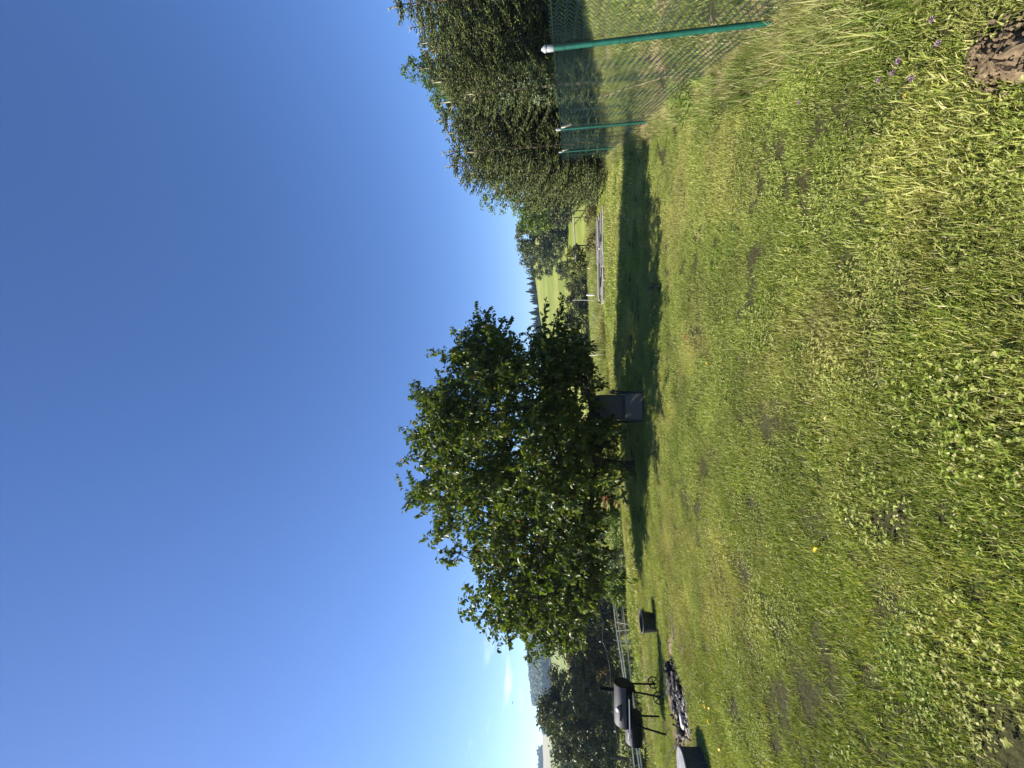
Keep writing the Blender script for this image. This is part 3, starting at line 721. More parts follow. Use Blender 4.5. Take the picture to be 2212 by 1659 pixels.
P, D, N, L = map(np.array, (P, D, N, L))
for (p, q) in sh[:len(SHOOT)] + sh[::5]:
    sv.tube([p, (np.array(p) + np.array(q)) / 2, np.array(q) - np.array([0, 0, 0.08 * np.linalg.norm(np.array(q) - np.array(p))])], [0.008, 0.006, 0.003], 4, cap=False)
tag(sv.build('twigs', M_bark_grey, tree), kind='stuff')
# the three hundred leaves that show largest, each a part of its own
wp = P + np.array(tb); dcam = np.linalg.norm(wp - np.array([0, 0, EYE]), axis=1) / L
big = np.argsort(dcam)[:300]; mask = np.ones(len(P), bool); mask[big] = False
tag(obj('leaves', leaves_mesh('leaves', P[mask], D[mask], N[mask], L[mask], L[mask] * 0.54, M_cherry), tree), kind='stuff')
lm = leaves_mesh('leaf', np.zeros((1, 3)), np.array([[0, 1.0, 0]]), np.array([[0, 0, 1.0]]), 1.0, 0.54, M_cherry)
lm.materials.clear()
M_cherry1 = M_cherry.copy(); nn = M_cherry1.node_tree
oi = nn.nodes.new('ShaderNodeObjectInfo'); rp_ = [x for x in nn.nodes if x.type == 'VALTORGB'][0]; nn.links.new(oi.outputs['Random'], rp_.inputs[0])
lm.materials.append(M_cherry1)
for i in big:
    o = obj('leaf', lm, tree); y_ = Vector(unit(D[i])); x_ = y_.cross(Vector(N[i])).normalized(); z_ = x_.cross(y_)
    o.matrix_local = Matrix.Translation(Vector(P[i])) @ Matrix((x_, y_, z_)).transposed().to_4x4() @ Matrix.Scale(float(L[i]), 4)

# ------------------------------------------------------------------ spruces
def spruce_meshes(h, seed, bare=True, rbase=0.27):
    r = np.random.default_rng(seed); Pn = []; Qn = []; Wn = []; SP = []; SQ = []; SW = []
    z = 0.25; tw = MB(); tw.tube([(0, 0, -0.3), (0, 0, h * 0.5), (r.normal(0, .02), r.normal(0, .02), h * 0.9), (0, 0, h)], [0.055 * h / 5, 0.04 * h / 5, 0.014, 0.006], 7)
    levels = []
    while z < h - 0.40: levels.append(z); z += 0.31 * r.uniform(0.8, 1.2) * (1 + 0.3 * z / h)
    for z in levels:
        f = 1 - z / h; nb = int(r.integers(6, 9)); bl = (rbase * h * (f ** 0.75) + 0.12) * (0.8 if z < 0.6 else 1); a0 = r.uniform(0, 6.28)
        for j in range(nb):
            az = a0 + 6.283 * j / nb + r.normal(0, 0.15); L = bl * r.uniform(0.65, 1.35) * (0.42 + 0.58 * float(sstep(0.22, 0.50, z / h)) if bare else 1.0); rise = 0.55 * (1 - f) + 0.05; d0 = np.array([math.cos(az), math.sin(az), 0])
            ns = max(4, int(L / 0.10)); pts = []
            for k in range(ns + 1):
                u = k / ns; pts.append(np.array([0, 0, z]) + d0 * L * u + np.array([0, 0, 1]) * L * (rise * u - 0.38 * f * u * (1 - u) * 2 + 0.22 * u * u * f))
            tw.tube([pts[0], pts[ns // 2], pts[-1]], [0.012, 0.008, 0.004], 4, cap=False)
            sd = np.array([-math.sin(az), math.cos(az), 0])
            for k in range(1, ns + 1):
                u = k / ns
                if u < 0.22 and z > 0.4: continue
                wl_ = (0.11 + 0.34 * (1 - u) * min(1.0, L / 0.8)) * r.uniform(0.7, 1.25)
                Pn.append(pts[k - 1]); Qn.append(pts[k] + (pts[k] - pts[k - 1]) * 0.6); Wn.append(0.024)
                for sgn in (-1, 1):
                    q = pts[k] + sd * sgn * wl_ + d0 * wl_ * 0.65 + np.array([0, 0, r.uniform(-0.03, 0.09)])
                    Pn.append(pts[k]); Qn.append(q); Wn.append(0.021)
                    if wl_ > 0.13:
                        for _ in range(2):
                            m = pts[k] + (q - pts[k]) * r.uniform(0.3, 0.8); qq = m + unit(d0 * 0.8 + sd * sgn * r.uniform(-0.2, 1) + np.array([0, 0, r.uniform(-0.2, 0.55)])) * wl_ * r.uniform(0.4, 0.75)
                            Pn.append(m); Qn.append(qq); Wn.append(0.018)
    for k in range(7):                   # short upper whorl and the bare pale leader
        az = 6.283 * k / 7 + r.uniform(-.2, .2); zz = h - 0.48 + r.uniform(-.03, .03); L = r.uniform(0.16, 0.34); q = np.array([math.cos(az) * L, math.sin(az) * L, zz + L * 0.75]); SP.append([0, 0, zz]); SQ.append(q); SW.append(0.013)
    SP.append([0, 0, h - 0.55]); SQ.append([r.normal(0, .02), r.normal(0, .02), h + 0.1]); SW.append(0.024)
    for k in range(5):
        az = r.uniform(0, 6.28); L = r.uniform(.08, .16); SP.append([0, 0, h - 0.08]); SQ.append([math.cos(az) * L, math.sin(az) * L, h - 0.08 + L * 1.1]); SW.append(0.010)
    return tw.mesh('trunk', M_bark, True), spindles('crown', np.array(Pn), np.array(Qn), np.array(Wn), M_spruce), spindles('leader', np.array(SP), np.array(SQ), np.array(SW), M_shoot)
protos = [spruce_meshes(6.2, 21), spruce_meshes(6.6, 22, rbase=0.25), spruce_meshes(5.6, 23, rbase=0.30), spruce_meshes(6.2, 31, False), spruce_meshes(6.6, 32, False, 0.25), spruce_meshes(5.6, 33, False, 0.30)]
ph = [6.2, 6.6, 5.6, 6.2, 6.6, 5.6]
# (photo px of the leader tip, photo py, depth, proto)
SPR = [(836, 18, 12.2, 1, 'tall spruce at the right edge of the row whose pale leader rises highest'),
       (880, 62, 13.6, 0, 'spruce beside the tallest one, second from the right end of the row'),
       (908, 112, 12.6, 2, 'spruce with a long pale leader in front of the broadleaf crown'),
       (905, 150, 15.5, 1, 'spruce half hidden behind the front ones, beside the broadleaf crown'),
       (930, 178, 12.9, 0, 'spruce in the row standing behind the dog rose shoots'),
       (948, 222, 13.6, 2, 'spruce with two pale side shoots in the middle of the row'),
       (938, 262, 15.6, 1, 'rear spruce whose thin top shows against the sky, mid row'),
       (962, 290, 14.2, 0, 'spruce with pale upright shoots above the second fence post'),
       (950, 330, 15.8, 2, 'spruce with several thin leaders above the third fence post'),
       (958, 362, 15.2, 0, 'spruce near the left end of the row above the black pot'),
       (985, 384, 16.6, 1, 'sloping outer spruce at the left end of the row'),
       (1050, 404, 18.6, 2, 'last and lowest spruce at the left end of the row beside the bright leafy shrubs'),
       (1000, 330, 13.8, 2, 'dense low spruce in front of the row behind the third fence post'),
       (1010, 375, 15.0, 0, 'dense low spruce in front of the row, left of the third fence post'),
       (1000, 205, 12.2, 2, 'small spruce in front of the row between the first and second fence post'),
       (860, -45, 14.5, 4, 'rear spruce cut by the right edge of the photo, outermost'),
       (880, 10, 15.5, 3, 'rear spruce behind the one with the highest pale leader'),
       (930, 130, 15.5, 5, 'rear spruce in the second row right of the dog rose shoots'),
       (900, 55, 15.0, 5, 'rear spruce in the second row behind the second from the right end'),
       (905, 95, 17.5, 4, 'rear spruce in the second row behind the one beside the tallest'),
       (950, 200, 17.5, 4, 'rear spruce in the second row behind the broadleaf crown'),
       (965, 268, 18.0, 3, 'rear spruce in the second row behind the pale side shoots'),
       (985, 320, 18.0, 3, 'rear spruce in the second row left of the middle')]
for k, (px, py, Yd, pi, lab) in enumerate(SPR):
    if py > 315 and pi < 3: pi += 3
    t = A(px, py, Yd); g = tz(t.x, t.y); sc = (t.z - g) / (ph[pi] + 0.1)
    root = empty('spruce_tree', (t.x, t.y, g), rng.uniform(0, 6.28)); wide = 1.0 if sc < 1 else 0.95
    root.scale = (sc * wide * 1.12, sc * wide * 1.12, sc); tag(root, lab, 'spruce', 'young spruces in a dense row beyond the fence')
    for nm, m in zip(('trunk', 'crown', 'leader'), protos[pi]): obj(nm, m, root)

def at_px(px_base, py, Yd=None):
    if Yd is None: return G(px_base, py)
    v = A(px_base, py, Yd); return Vector((v.x, v.y, tz(v.x, v.y)))
def place(name, py, Yd, w, top_px, bot_px, nleaf, ls, mat, label, cat='tree', group=None, trunk=None, bark=None, shape=None, upright=0.0, depth=1.0):
    """crown filling the photo rows top_px..bot_px and w px wide at depth Yd"""
    c = A(CX, py, Yd); g = tz(c.x, Yd); zt = A(top_px, py, Yd).z - g; zb = max(0.05, A(bot_px, py, Yd).z - g); hw = w / 2 / F * Yd
    h = (zt - zb) / 2; zc = (zt + zb) / 2
    if shape == 'dome': e = [(0, 0, zb, hw, hw * depth, zt - zb), (hw * .3, 0, zb + h * .5, hw * .7, hw * .7, h)]
    elif shape == 'wide': e = [(-hw * .45, 0, zc * .92, hw * .55, hw * .5 * depth, h * .85), (hw * .4, .1, zc * .97, hw * .6, hw * .55 * depth, h * .9), (0, 0, zc, hw * .75, hw * .6 * depth, h), (-hw * .1, 0, zb + h * .5, hw * .8, hw * .5 * depth, h * .6)]
    else: e = [(0, 0, zc, hw * .95, hw * .9 * depth, h * .95), (-hw * .35, 0, zc - h * .2, hw * .6, hw * .6, h * .7), (hw * .35, 0, zc + h * .1, hw * .6, hw * .6, h * .75)]
    return blob_tree(name, (c.x, Yd, g), e, nleaf, ls, mat, label, cat, group, trunk, bark, upright)

# broadleaf trees and shrubs on the right
place('broadleaf_tree', 130, 19.0, 150, 872, 1080, 9000, 0.13, M_leaf_blue, 'blue green broadleaf tree crown rising behind the spruces', trunk=(3.0, 0.13), shape='wide')
place('broadleaf_tree', 200, 21.0, 120, 925, 1100, 5000, 0.13, M_leaf_blue, 'second blue green broadleaf crown just left of the higher one behind the spruces', trunk=(3.0, 0.12))
place('climbing_shrub', 182, 11.8, 120, 1060, 1212, 1500, 0.055, M_leaf_silver, 'pale small leaved shrub climbing among the dark lower spruce branches', 'shrub', upright=0.3, depth=0.5, shape='wide')
place('leafy_tree', 432, 19.8, 62, 1030, 1215, 3200, 0.10, M_leaf_bright, 'bright green slender leafy tree at the left end of the spruces', trunk=(1.2, 0.06))
place('leafy_tree', 478, 21.5, 62, 1112, 1195, 1700, 0.10, M_leaf_bright, 'low bright leafy branches reaching left in front of the rounded willows', trunk=(1.6, 0.028))
place('weedy_shrub', 408, 19.0, 40, 1215, 1296, 1500, 0.085, M_leaf_bright, 'weedy shrub with long pale leaves at the fence corner under the spruces', 'shrub', shape='dome')
place('weedy_shrub', 440, 18.8, 26, 1258, 1292, 500, 0.09, M_leaf_silver, 'small clump of long pale leaves beside the end of the white rail', 'shrub', shape='dome', upright=0.5)
# rounded willows across the pasture
for py, Yd, w, t, b, n, m, lab in ((560, 92, 95, 1122, 1200, 5200, M_leaf_mid, 'rounded willow at the left end of the big group on the slope'),
                                  (515, 78, 110, 1104, 1236, 8500, M_leaf_mid, 'tallest rounded willow of the big group on the slope'),
                                  (460, 70, 80, 1120, 1238, 6000, M_leaf_mid, 'willow of the big group partly behind the bright leafy branches'),
                                  (590, 80, 40, 1200, 1242, 1400, M_leaf_mid, 'small bush at the foot of the big willow group')):
    place('willow_tree', py, Yd, w, t, b, n, 0.42, m, lab, 'tree' , 'rounded willows on the slope', shape='wide' if w > 60 else 'dome', trunk=(2.0, 0.3))
# dark round bushes nearer
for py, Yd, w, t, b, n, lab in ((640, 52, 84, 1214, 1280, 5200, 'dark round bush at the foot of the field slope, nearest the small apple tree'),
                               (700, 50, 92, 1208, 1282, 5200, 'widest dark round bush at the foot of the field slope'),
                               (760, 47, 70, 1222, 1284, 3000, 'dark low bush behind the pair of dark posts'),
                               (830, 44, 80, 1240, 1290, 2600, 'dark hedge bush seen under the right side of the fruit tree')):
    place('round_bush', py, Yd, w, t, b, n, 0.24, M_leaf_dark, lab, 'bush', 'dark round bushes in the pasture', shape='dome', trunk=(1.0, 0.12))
# young apple tree and dry bushes at the lawn edge
place('apple_tree', 574, 21.0, 78, 1212, 1274, 2300, 0.10, M_leaf_mid, 'small apple tree with open crown at the far lawn edge', trunk=(1.0, 0.035))
place('dry_bush', 480, 19.6, 52, 1262, 1290, 900, 0.09, M_leaf_brown, 'brownish scrubby bush under the white rail, right one', 'bush', 'brownish scrubby bushes under the rail', shape='dome')
place('dry_bush', 535, 18.9, 48, 1262, 1292, 900, 0.09, M_leaf_brown, 'brownish scrubby bush under the white rail, nearest the apple tree', 'bush', 'brownish scrubby bushes under the rail', shape='dome')
# behind the fruit tree and on the left
place('dome_shrub', 1128, 13.3, 82, 1291, 1346, 2600, 0.07, M_leaf_bright, 'round green garden shrub shaped like a dome behind the lawn', 'shrub', shape='dome')
place('red_shrub', 1072, 13.6, 36, 1293, 1335, 500, 0.08, M_red, 'thin shrub with reddish leaves beside the round green shrub', 'shrub', shape='dome', upright=0.6)
for py, w, t, m, lab in ((1045, 44, 1306, M_leaf_mid, 'grey green weeds left of the trunk at the lawn edge'), (1195, 46, 1308, M_leaf_silver, 'pale leaved weeds next to the round green shrub'),
                         (1235, 44, 1300, M_leaf_bright, 'tall fresh weeds at the lawn edge between the pale weeds and the stakes'), (1272, 40, 1306, M_leaf_bright, 'leafy weeds at the lawn edge where the white tapes begin'),
                         (950, 60, 1300, M_leaf_mid, 'weeds at the lawn edge behind the folding chair')):
    place('weeds', py, 13.0 if py < 1200 else 12.2, w, t, 1345, 900, 0.075, m, lab, 'weeds', shape='dome', upright=0.7)
# big oak-like tree behind the grill and its neighbours
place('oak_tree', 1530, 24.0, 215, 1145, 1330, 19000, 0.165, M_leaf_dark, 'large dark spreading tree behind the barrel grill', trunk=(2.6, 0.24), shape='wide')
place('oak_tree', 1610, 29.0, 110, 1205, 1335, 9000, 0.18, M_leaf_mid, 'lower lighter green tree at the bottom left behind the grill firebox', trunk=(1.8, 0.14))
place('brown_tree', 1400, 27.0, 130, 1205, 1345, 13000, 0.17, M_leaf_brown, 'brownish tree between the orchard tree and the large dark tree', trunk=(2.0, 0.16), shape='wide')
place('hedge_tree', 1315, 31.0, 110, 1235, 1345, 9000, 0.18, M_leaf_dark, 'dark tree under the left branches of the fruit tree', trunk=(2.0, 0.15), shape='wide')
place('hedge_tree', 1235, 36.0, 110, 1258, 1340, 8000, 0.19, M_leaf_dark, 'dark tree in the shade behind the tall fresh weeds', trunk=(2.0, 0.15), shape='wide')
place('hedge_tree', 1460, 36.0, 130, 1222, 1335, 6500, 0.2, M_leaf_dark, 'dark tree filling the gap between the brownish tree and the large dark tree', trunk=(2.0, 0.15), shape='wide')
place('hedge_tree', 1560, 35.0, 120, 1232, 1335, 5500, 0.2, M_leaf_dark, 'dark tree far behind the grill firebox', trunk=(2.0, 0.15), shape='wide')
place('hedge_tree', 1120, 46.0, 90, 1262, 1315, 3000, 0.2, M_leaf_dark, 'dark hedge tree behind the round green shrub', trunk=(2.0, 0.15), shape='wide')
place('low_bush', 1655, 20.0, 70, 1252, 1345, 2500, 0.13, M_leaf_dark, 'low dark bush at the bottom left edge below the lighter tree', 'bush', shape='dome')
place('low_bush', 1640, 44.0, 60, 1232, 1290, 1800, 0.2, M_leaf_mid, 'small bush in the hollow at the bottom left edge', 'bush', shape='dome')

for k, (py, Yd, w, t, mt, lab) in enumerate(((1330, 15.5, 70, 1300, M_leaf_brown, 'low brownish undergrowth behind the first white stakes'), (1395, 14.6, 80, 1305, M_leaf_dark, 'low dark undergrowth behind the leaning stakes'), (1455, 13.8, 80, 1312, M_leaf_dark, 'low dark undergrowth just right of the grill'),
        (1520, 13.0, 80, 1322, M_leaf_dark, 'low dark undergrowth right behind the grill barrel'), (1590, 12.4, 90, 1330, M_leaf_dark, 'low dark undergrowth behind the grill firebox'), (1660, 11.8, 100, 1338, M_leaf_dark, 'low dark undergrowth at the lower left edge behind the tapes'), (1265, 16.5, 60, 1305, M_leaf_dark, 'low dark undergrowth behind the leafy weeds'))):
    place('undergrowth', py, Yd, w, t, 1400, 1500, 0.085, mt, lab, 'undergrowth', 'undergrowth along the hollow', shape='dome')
# spires of the spruce wood along the field crest, counted one by one
def far_spruce(h, seed):
    r = np.random.default_rng(seed); P = []; Q = []; W = []
    for k in range(230):
        u = r.random() ** 0.8; z = h * (0.04 + 0.92 * u); az = r.uniform(0, 6.28); L = (1 - u) * h * 0.21 * r.uniform(0.7, 1.15) + 0.25
        P.append([0, 0, z + 0.3]); Q.append([math.cos(az) * L, math.sin(az) * L, z - L * 0.25]); W.append(0.34)
    P.append([0, 0, h * .8]); Q.append([0, 0, h + .5]); W.append(0.25)
    tr = MB().tube([(0, 0, -1), (0, 0, h * .9)], [0.25, 0.05], 5).mesh('trunk', M_bark)
    return spindles('crown', np.array(P), np.array(Q), np.array(W), M_forest), tr
fs = [far_spruce(12, 5), far_spruce(13, 6), far_spruce(11, 8)]
py = 566.0; k = 0
while py < 768:
    Yd = 208 + rng.uniform(-3, 6); x = (CY - py) / F * Yd; g = tz(x, Yd); pxt = 1137 + (py - 566) * 0.075 + rng.normal(0, 3.6) + 2; h = A(pxt, py, Yd).z - g
    c, t = fs[k % 3]; root = empty('forest_spruce', (x, Yd, g - 0.3), rng.uniform(0, 6)); s = h / 12.0; root.scale = (s * 1.75, s * 1.75, s); obj('crown', c, root); obj('trunk', t, root)
    tag(root, 'dark spruce in the line of trees along the crest of the green field', 'spruce', 'spruces along the crest of the field'); py += rng.uniform(3.0, 6.0); k += 1
# hazy forest on the far left hill: one mass
P = []
n = 5200
for _ in range(n):
    U = rng.uniform(-0.90, -0.40); Yd = rng.uniform(330, 540); P.append((U * Yd, Yd))
P = np.array(P); P = P[~((P[:, 0] / P[:, 1] < -0.83) & (P[:, 1] > 365))]
zz = terrain(P[:, 0], P[:, 1]); q1 = []; q2 = []; w_ = []
sph = unit(rng.normal(size=(14, 3)))
for i in range(len(P)):
    r_ = rng.uniform(2.2, 4.6); hh = rng.uniform(6, 13); c = np.array([P[i, 0], P[i, 1], zz[i] + hh * 0.6])
    for d in sph[rng.choice(14, 9, replace=False)]:
        q1.append(c - d * 0.4); q2.append(c + d * np.array([r_, r_, hh * .5]) * rng.uniform(.7, 1.1)); w_.append(r_ * 0.55)
me = spindles('forest', np.array(q1), np.array(q2), np.array(w_), M_forest)
tag(obj('hill_forest', me), 'hazy blue green forest covering the far hill on the left', 'forest', kind='stuff')
# trees under and above the tan field, bottom left
for py, Yd, w, t, b, lab in ((1592, 190, 30, 1190, 1240, 'hazy tree standing under the tan field beside the large dark tree'), (1618, 170, 34, 1186, 1250, 'hazy tree under the middle of the tan field'),
                             (1646, 160, 38, 1192, 1256, 'hazy tree under the tan field at the bottom left edge'), (1632, 120, 40, 1212, 1268, 'nearer darker tree under the tan field')):
    place('hazy_tree', py, Yd, w, t, b, 1900, 0.9 * Yd / 170, M_leaf_dark, lab, 'tree', 'trees under the tan field', shape='dome', trunk=(3, .4))
for py, Yd, w, t, lab in ((1618, 486, 22, 1160, 'round tree on the skyline above the tan field'), (1640, 488, 26, 1162, 'round tree on the skyline above the tan field nearer the bottom edge'), (1657, 486, 22, 1163, 'round tree on the skyline at the bottom edge of the photo')):
    place('skyline_tree', py, Yd, w, t, 1176, 1000, 2.4, M_leaf_dark, lab, 'tree', 'trees on the skyline above the tan field', shape='dome', trunk=(3, .5))

# ------------------------------------------------------------------ pasture fences
def stake(px0, py0, px1, py1, Yd, r, mat, parent, name='stake', off=Vector((0, 0, 0))):
    a_ = A(px0, py0, Yd); b_ = A(px1, py1, Yd); b_.z = min(b_.z, tz(b_.x, b_.y) - 0.02)
    return MB().tube([b_ - off, a_ - off], r, 8).build(name, mat, parent, True)
ef = empty('electric_fence', at_px(1365, 1350, 11.3)); o_ = Vector(ef.location); tag(ef, 'low pasture fence of white tapes on thin leaning stakes along the left lawn edge', 'fence')
def tape(pts, r=0.008, mat=M_tape, nm='tape'):
    q = [A(px, py, Y_) - o_ for px, py, Y_ in pts]; out = []
    for i in range(len(q) - 1):
        for k in range(6): out.append(q[i].lerp(q[i + 1], k / 6))
    out.append(q[-1]); return MB().tube(out, r, 5).build(nm, mat, ef)
tape([(1322, 1285, 12.6), (1332, 1368, 11.6), (1345, 1450, 10.6), (1352, 1490, 10.2), (1370, 1659, 8.9), (1378, 1720, 8.4)], 0.016)
tape([(1326, 1285, 12.6), (1338, 1368, 11.4), (1356, 1495, 10.0), (1381, 1659, 8.7), (1388, 1720, 8.2)], 0.016)
tape([(1342, 1285, 12.4), (1352, 1370, 11.2), (1366, 1495, 9.8), (1386, 1659, 8.5), (1393, 1720, 8.1)], 0.016)
tape([(1339, 1290, 12.4), (1349, 1372, 11.2), (1360, 1430, 10.5), (1365, 1490, 9.9)], 0.006)
stake(1332, 1344, 1364, 1350, 11.4, 0.010, M_tape, ef, off=o_); stake(1333, 1363, 1355, 1358, 11.5, 0.010, M_tape, ef, off=o_); stake(1325, 1382, 1357, 1388, 11.2, 0.010, M_oldwood, ef, off=o_)
stake(1326, 1270, 1348, 1272, 12.6, 0.010, M_tape, ef, off=o_); stake(1352, 1600, 1392, 1602, 9.1, 0.010, M_oldwood, ef, off=o_)
wf = empty('wire_fence', at_px(1340, 1386, 14.0)); o_ = Vector(wf.location); tag(wf, 'single sagging wire on tall thin posts in the hollow behind the white tapes', 'fence')
wp_ = [(1276, 1230, 17.0), (1277, 1262, 16.4), (1283, 1285, 16), (1290, 1297, 15.6), (1295, 1320, 15.0), (1302, 1345, 14.6), (1301, 1386, 14.0), (1307, 1398, 13.9), (1314, 1425, 13.6), (1318, 1450, 13.4), (1318, 1475, 13.2), (1322, 1500, 13.0), (1330, 1580, 12.2), (1340, 1630, 11.6), (1350, 1665, 11.2)]
MB().tube([A(*q) - o_ for q in wp_], 0.0055, 5).build('wire', M_wire, wf)
for a1, a2, Y_ in ((1296, 1386, 14.0), (1280, 1297, 15.6), (1272, 1262, 16.4), (1328, 1580, 12.2)):
    st = stake(a1, a2, a1 + 60, a2 + 4, Y_, 0.014, M_darkwood, wf, off=o_, name='post')
    MB().lathe([(0.018, -0.03), (0.022, 0), (0.014, 0.03)], 8, A(a1, a2, Y_) - o_).build('insulator', M_tape, wf)
# white rail on posts on the right
rf = empty('rail_fence', at_px(1275, 500, 20.5)); o_ = Vector(rf.location); tag(rf, 'white rail on thin dark posts at the far right lawn edge', 'fence')
MB().tube([A(1237, 424, 21.4) - o_, A(1244, 568, 20.4) - o_], 0.030, 8).build('rail', M_tape, rf, True)
for a1, a2, Y_ in ((1242, 455, 21.2), (1242, 530, 20.7)): stake(a1, a2, 1280, a2 + 1, Y_, 0.028, M_darkwood, rf, 'post', off=o_)
for nm, a1, a2, b1, Y_, r_, mt, lab in (('white_post', 1269, 579, 1290, 20.0, 0.045, M_palewood, 'short pale post under the small apple tree'), ('white_post', 1267, 637, 1290, 19.0, 0.045, M_tape, 'short white post beside the thin tall pole'),
                                      ('thin_pole', 1237, 648, 1289, 18.6, 0.018, M_wire, 'thin tall grey pole beside the short white post')):
    st = stake(a1, a2, b1, a2 + 1, Y_, r_, mt, None, nm); tag(st, lab, 'post')
dp = empty('gate_post', at_px(1300, 752, 15.6)); o_ = Vector(dp.location); tag(dp, 'pair of tall dark wooden posts strapped together with a slanting brace', 'post')
for a2, t_, r_ in ((747, 1240, 0.045), (754, 1244, 0.05)): stake(t_, a2, 1306, a2, 15.6, r_, M_darkwood, dp, 'post', off=o_)
MB().tube([A(1270, 757, 15.6) - o_, A(1304, 774, 15.5) - o_], 0.022, 6).build('brace', M_darkwood, dp)
st = stake(1268, 768, 1304, 764, 15.4, 0.028, M_palewood, None, 'white_post'); tag(st, 'pale lit post standing at the foot of the slanting brace', 'post')
st = stake(1280, 743, 1304, 741, 15.8, 0.03, M_darkwood, None, 'short_post'); tag(st, 'short dark post just right of the tall strapped pair', 'post')
# grey tipped tub
tc_ = G(1290, 685)
tub = empty('tipped_tub', tc_ + Vector((0, 0, 0.16)), R(20)); tag(tub, 'grey and white tub tipped over at the far lawn edge', 'tub')
t1 = MB().lathe([(0.16, 0.0), (0.20, 0.34), (0.215, 0.35), (0.19, 0.35), (0.15, 0.02)], 18).build('shell', solid('grey plastic', (0.16, 0.17, 0.2), 0.5), tub, True); t1.rotation_euler = (R(80), 0, R(35))
MB().torus((0, 0, 0.35), (0, 0, 1), 0.21, 0.02, 18, 6).build('rim', M_tape, t1, True)
# stack of weathered poles lying in the grass
pa_ = G(1301, 458); pb_ = G(1304, 655); pls = []
for k in range(44):
    u0 = random.uniform(-0.03, 0.66); u1 = min(1.02, u0 + random.uniform(0.28, 0.55))
    a_ = pa_.lerp(pb_, u0); b_ = pa_.lerp(pb_, u1); perp = Vector((-(pb_ - pa_).y, (pb_ - pa_).x, 0)).normalized(); row = (k % 15) * 0.9 - 5 + random.uniform(-.5, .5); lay = (k // 15) if abs((k % 15) - 7) < 5 else 0
    r_ = random.uniform(0.018, 0.05); off = perp * ((row - 2) * 0.13 + (0.07 if lay else 0))
    mid = (a_ + b_) / 2 + off; ln = (b_ - a_).length / 2; dr = (b_ - a_).normalized() + perp * random.uniform(-.13, .13); mid.z = tz(mid.x, mid.y) + r_ + 0.02 + lay * 0.075
    e1 = mid - dr * ln; e2 = mid + dr * ln; e1.z = tz(e1.x, e1.y) + r_ + 0.02 + lay * 0.075; e2.z = tz(e2.x, e2.y) + r_ + 0.02 + lay * 0.075
    c_ = (e1 + e2) / 2
    o = MB().tube([e1 - c_, (0, 0, random.uniform(-.01, .015)), e2 - c_], [r_, r_ * .93, r_ * .8], 9).build('weathered_pole', M_oldwood, None, True, c_)
    tag(o, 'long weathered grey pole lying in the stack in the grass at the far right', 'pole', 'weathered poles stacked in the grass')

# ------------------------------------------------------------------ black tub
bc = G(1421, 1346) + Vector((-0.1, 0.18, 0)); bc.z = tz(bc.x, bc.y)
bk = empty('black_tub', bc); tag(bk, 'black plastic tub standing alone on the lawn between tree and grill', 'tub')
MB().lathe([(0.155, 0.0), (0.158, 0.01), (0.195, 0.27), (0.188, 0.275), (0.150, 0.03), (0.01, 0.025)], 28).build('body', M_black_plastic, bk, True)
MB().torus((0, 0, 0.272), (0, 0, 1), 0.197, 0.010, 28, 8).build('rim', solid('dull grey plastic', (0.09, 0.09, 0.095), 0.4), bk, True)
for sx in (-1, 1): MB().tube([(sx * .195, -.05, .25), (sx * .23, -.04, .235), (sx * .23, .04, .235), (sx * .195, .05, .25)], 0.009, 6).build('handle', M_black_plastic, bk)

# ------------------------------------------------------------------ barrel grill with side firebox
ga = G(1431, 1527); GZ = tz(ga.x, ga.y)
gr = empty('barrel_grill', (ga.x, ga.y, GZ), R(9)); tag(gr, 'black barrel smoker grill with chimney, side firebox and spoked wheels', 'grill')
def cyl_x(x0, x1, cy, cz, r, n=32, a0=0.0, a1=360.0, dome=0.0):
    """closed drum along x; angles limit it to a shell section"""
    mb = MB(); full = (a1 - a0) >= 359.9; m = n if full else n + 1; prof = [(x0, 0.985), (x0 + 0.008, 1.0), (x1 - 0.008, 1.0), (x1, 0.985)]
    rings = []
    for x, k in prof:
        rings.append(len(mb.v))
        for i in range(m):
            t = R(a0 + (a1 - a0) * i / n); mb.v.append((x, cy + math.cos(t) * r * k, cz + math.sin(t) * r * k))
    for j in range(len(rings) - 1):
        for i in range(m if full else m - 1):
            i2 = (i + 1) % m; mb.f.append([rings[j] + i, rings[j] + i2, rings[j + 1] + i2, rings[j + 1] + i])
    mb.f.append([rings[0] + i for i in reversed(range(m))]); mb.f.append([rings[-1] + i for i in range(m)])
    return mb
BZ, BR, BL = 0.705, 0.165, 0.335
M_lid_paint.node_tree.nodes['Principled BSDF'].inputs['Roughness'].default_value = 0.68
cyl_x(-BL, BL, 0, BZ, BR, 36, 192, 348).build('lower_drum', M_black_paint, gr, True)
lid = cyl_x(-BL, BL, 0, BZ + 0.004, BR + 0.003, 36, -11, 191).build('lid', M_lid_paint, gr, True)
h1 = MB(); hz = BZ + 0.075; hy = -0.155
h1.box((-0.07, hy - 0.035, hz), (0.24, 0.034, 0.040)); h1.build('handle', M_black_plastic, lid)
for x in (-0.16, 0.02): MB().box((x, hy - 0.005, hz - 0.004), (0.022, 0.055, 0.03)).build('handle_bracket', M_black_paint, lid)
tg = MB().tube([(-0.06, -0.125, BZ + 0.125), (-0.06, -0.142, BZ + 0.138)], 0.033, 18).build('thermometer', M_steel, lid, True)
for s in (-1, 1):
    e = cyl_x(0, 0.012, 0, BZ, BR * 0.995, 32); o = e.build('end_plate', M_black_paint, gr, True); o.location.x = BL + 0.0005 if s > 0 else -BL - 0.0125
MB().tube([(0.19, 0.02, BZ + BR - 0.02), (0.19, 0.02, BZ + BR + 0.27)], 0.036, 18).build('chimney', M_black_paint, gr, True)
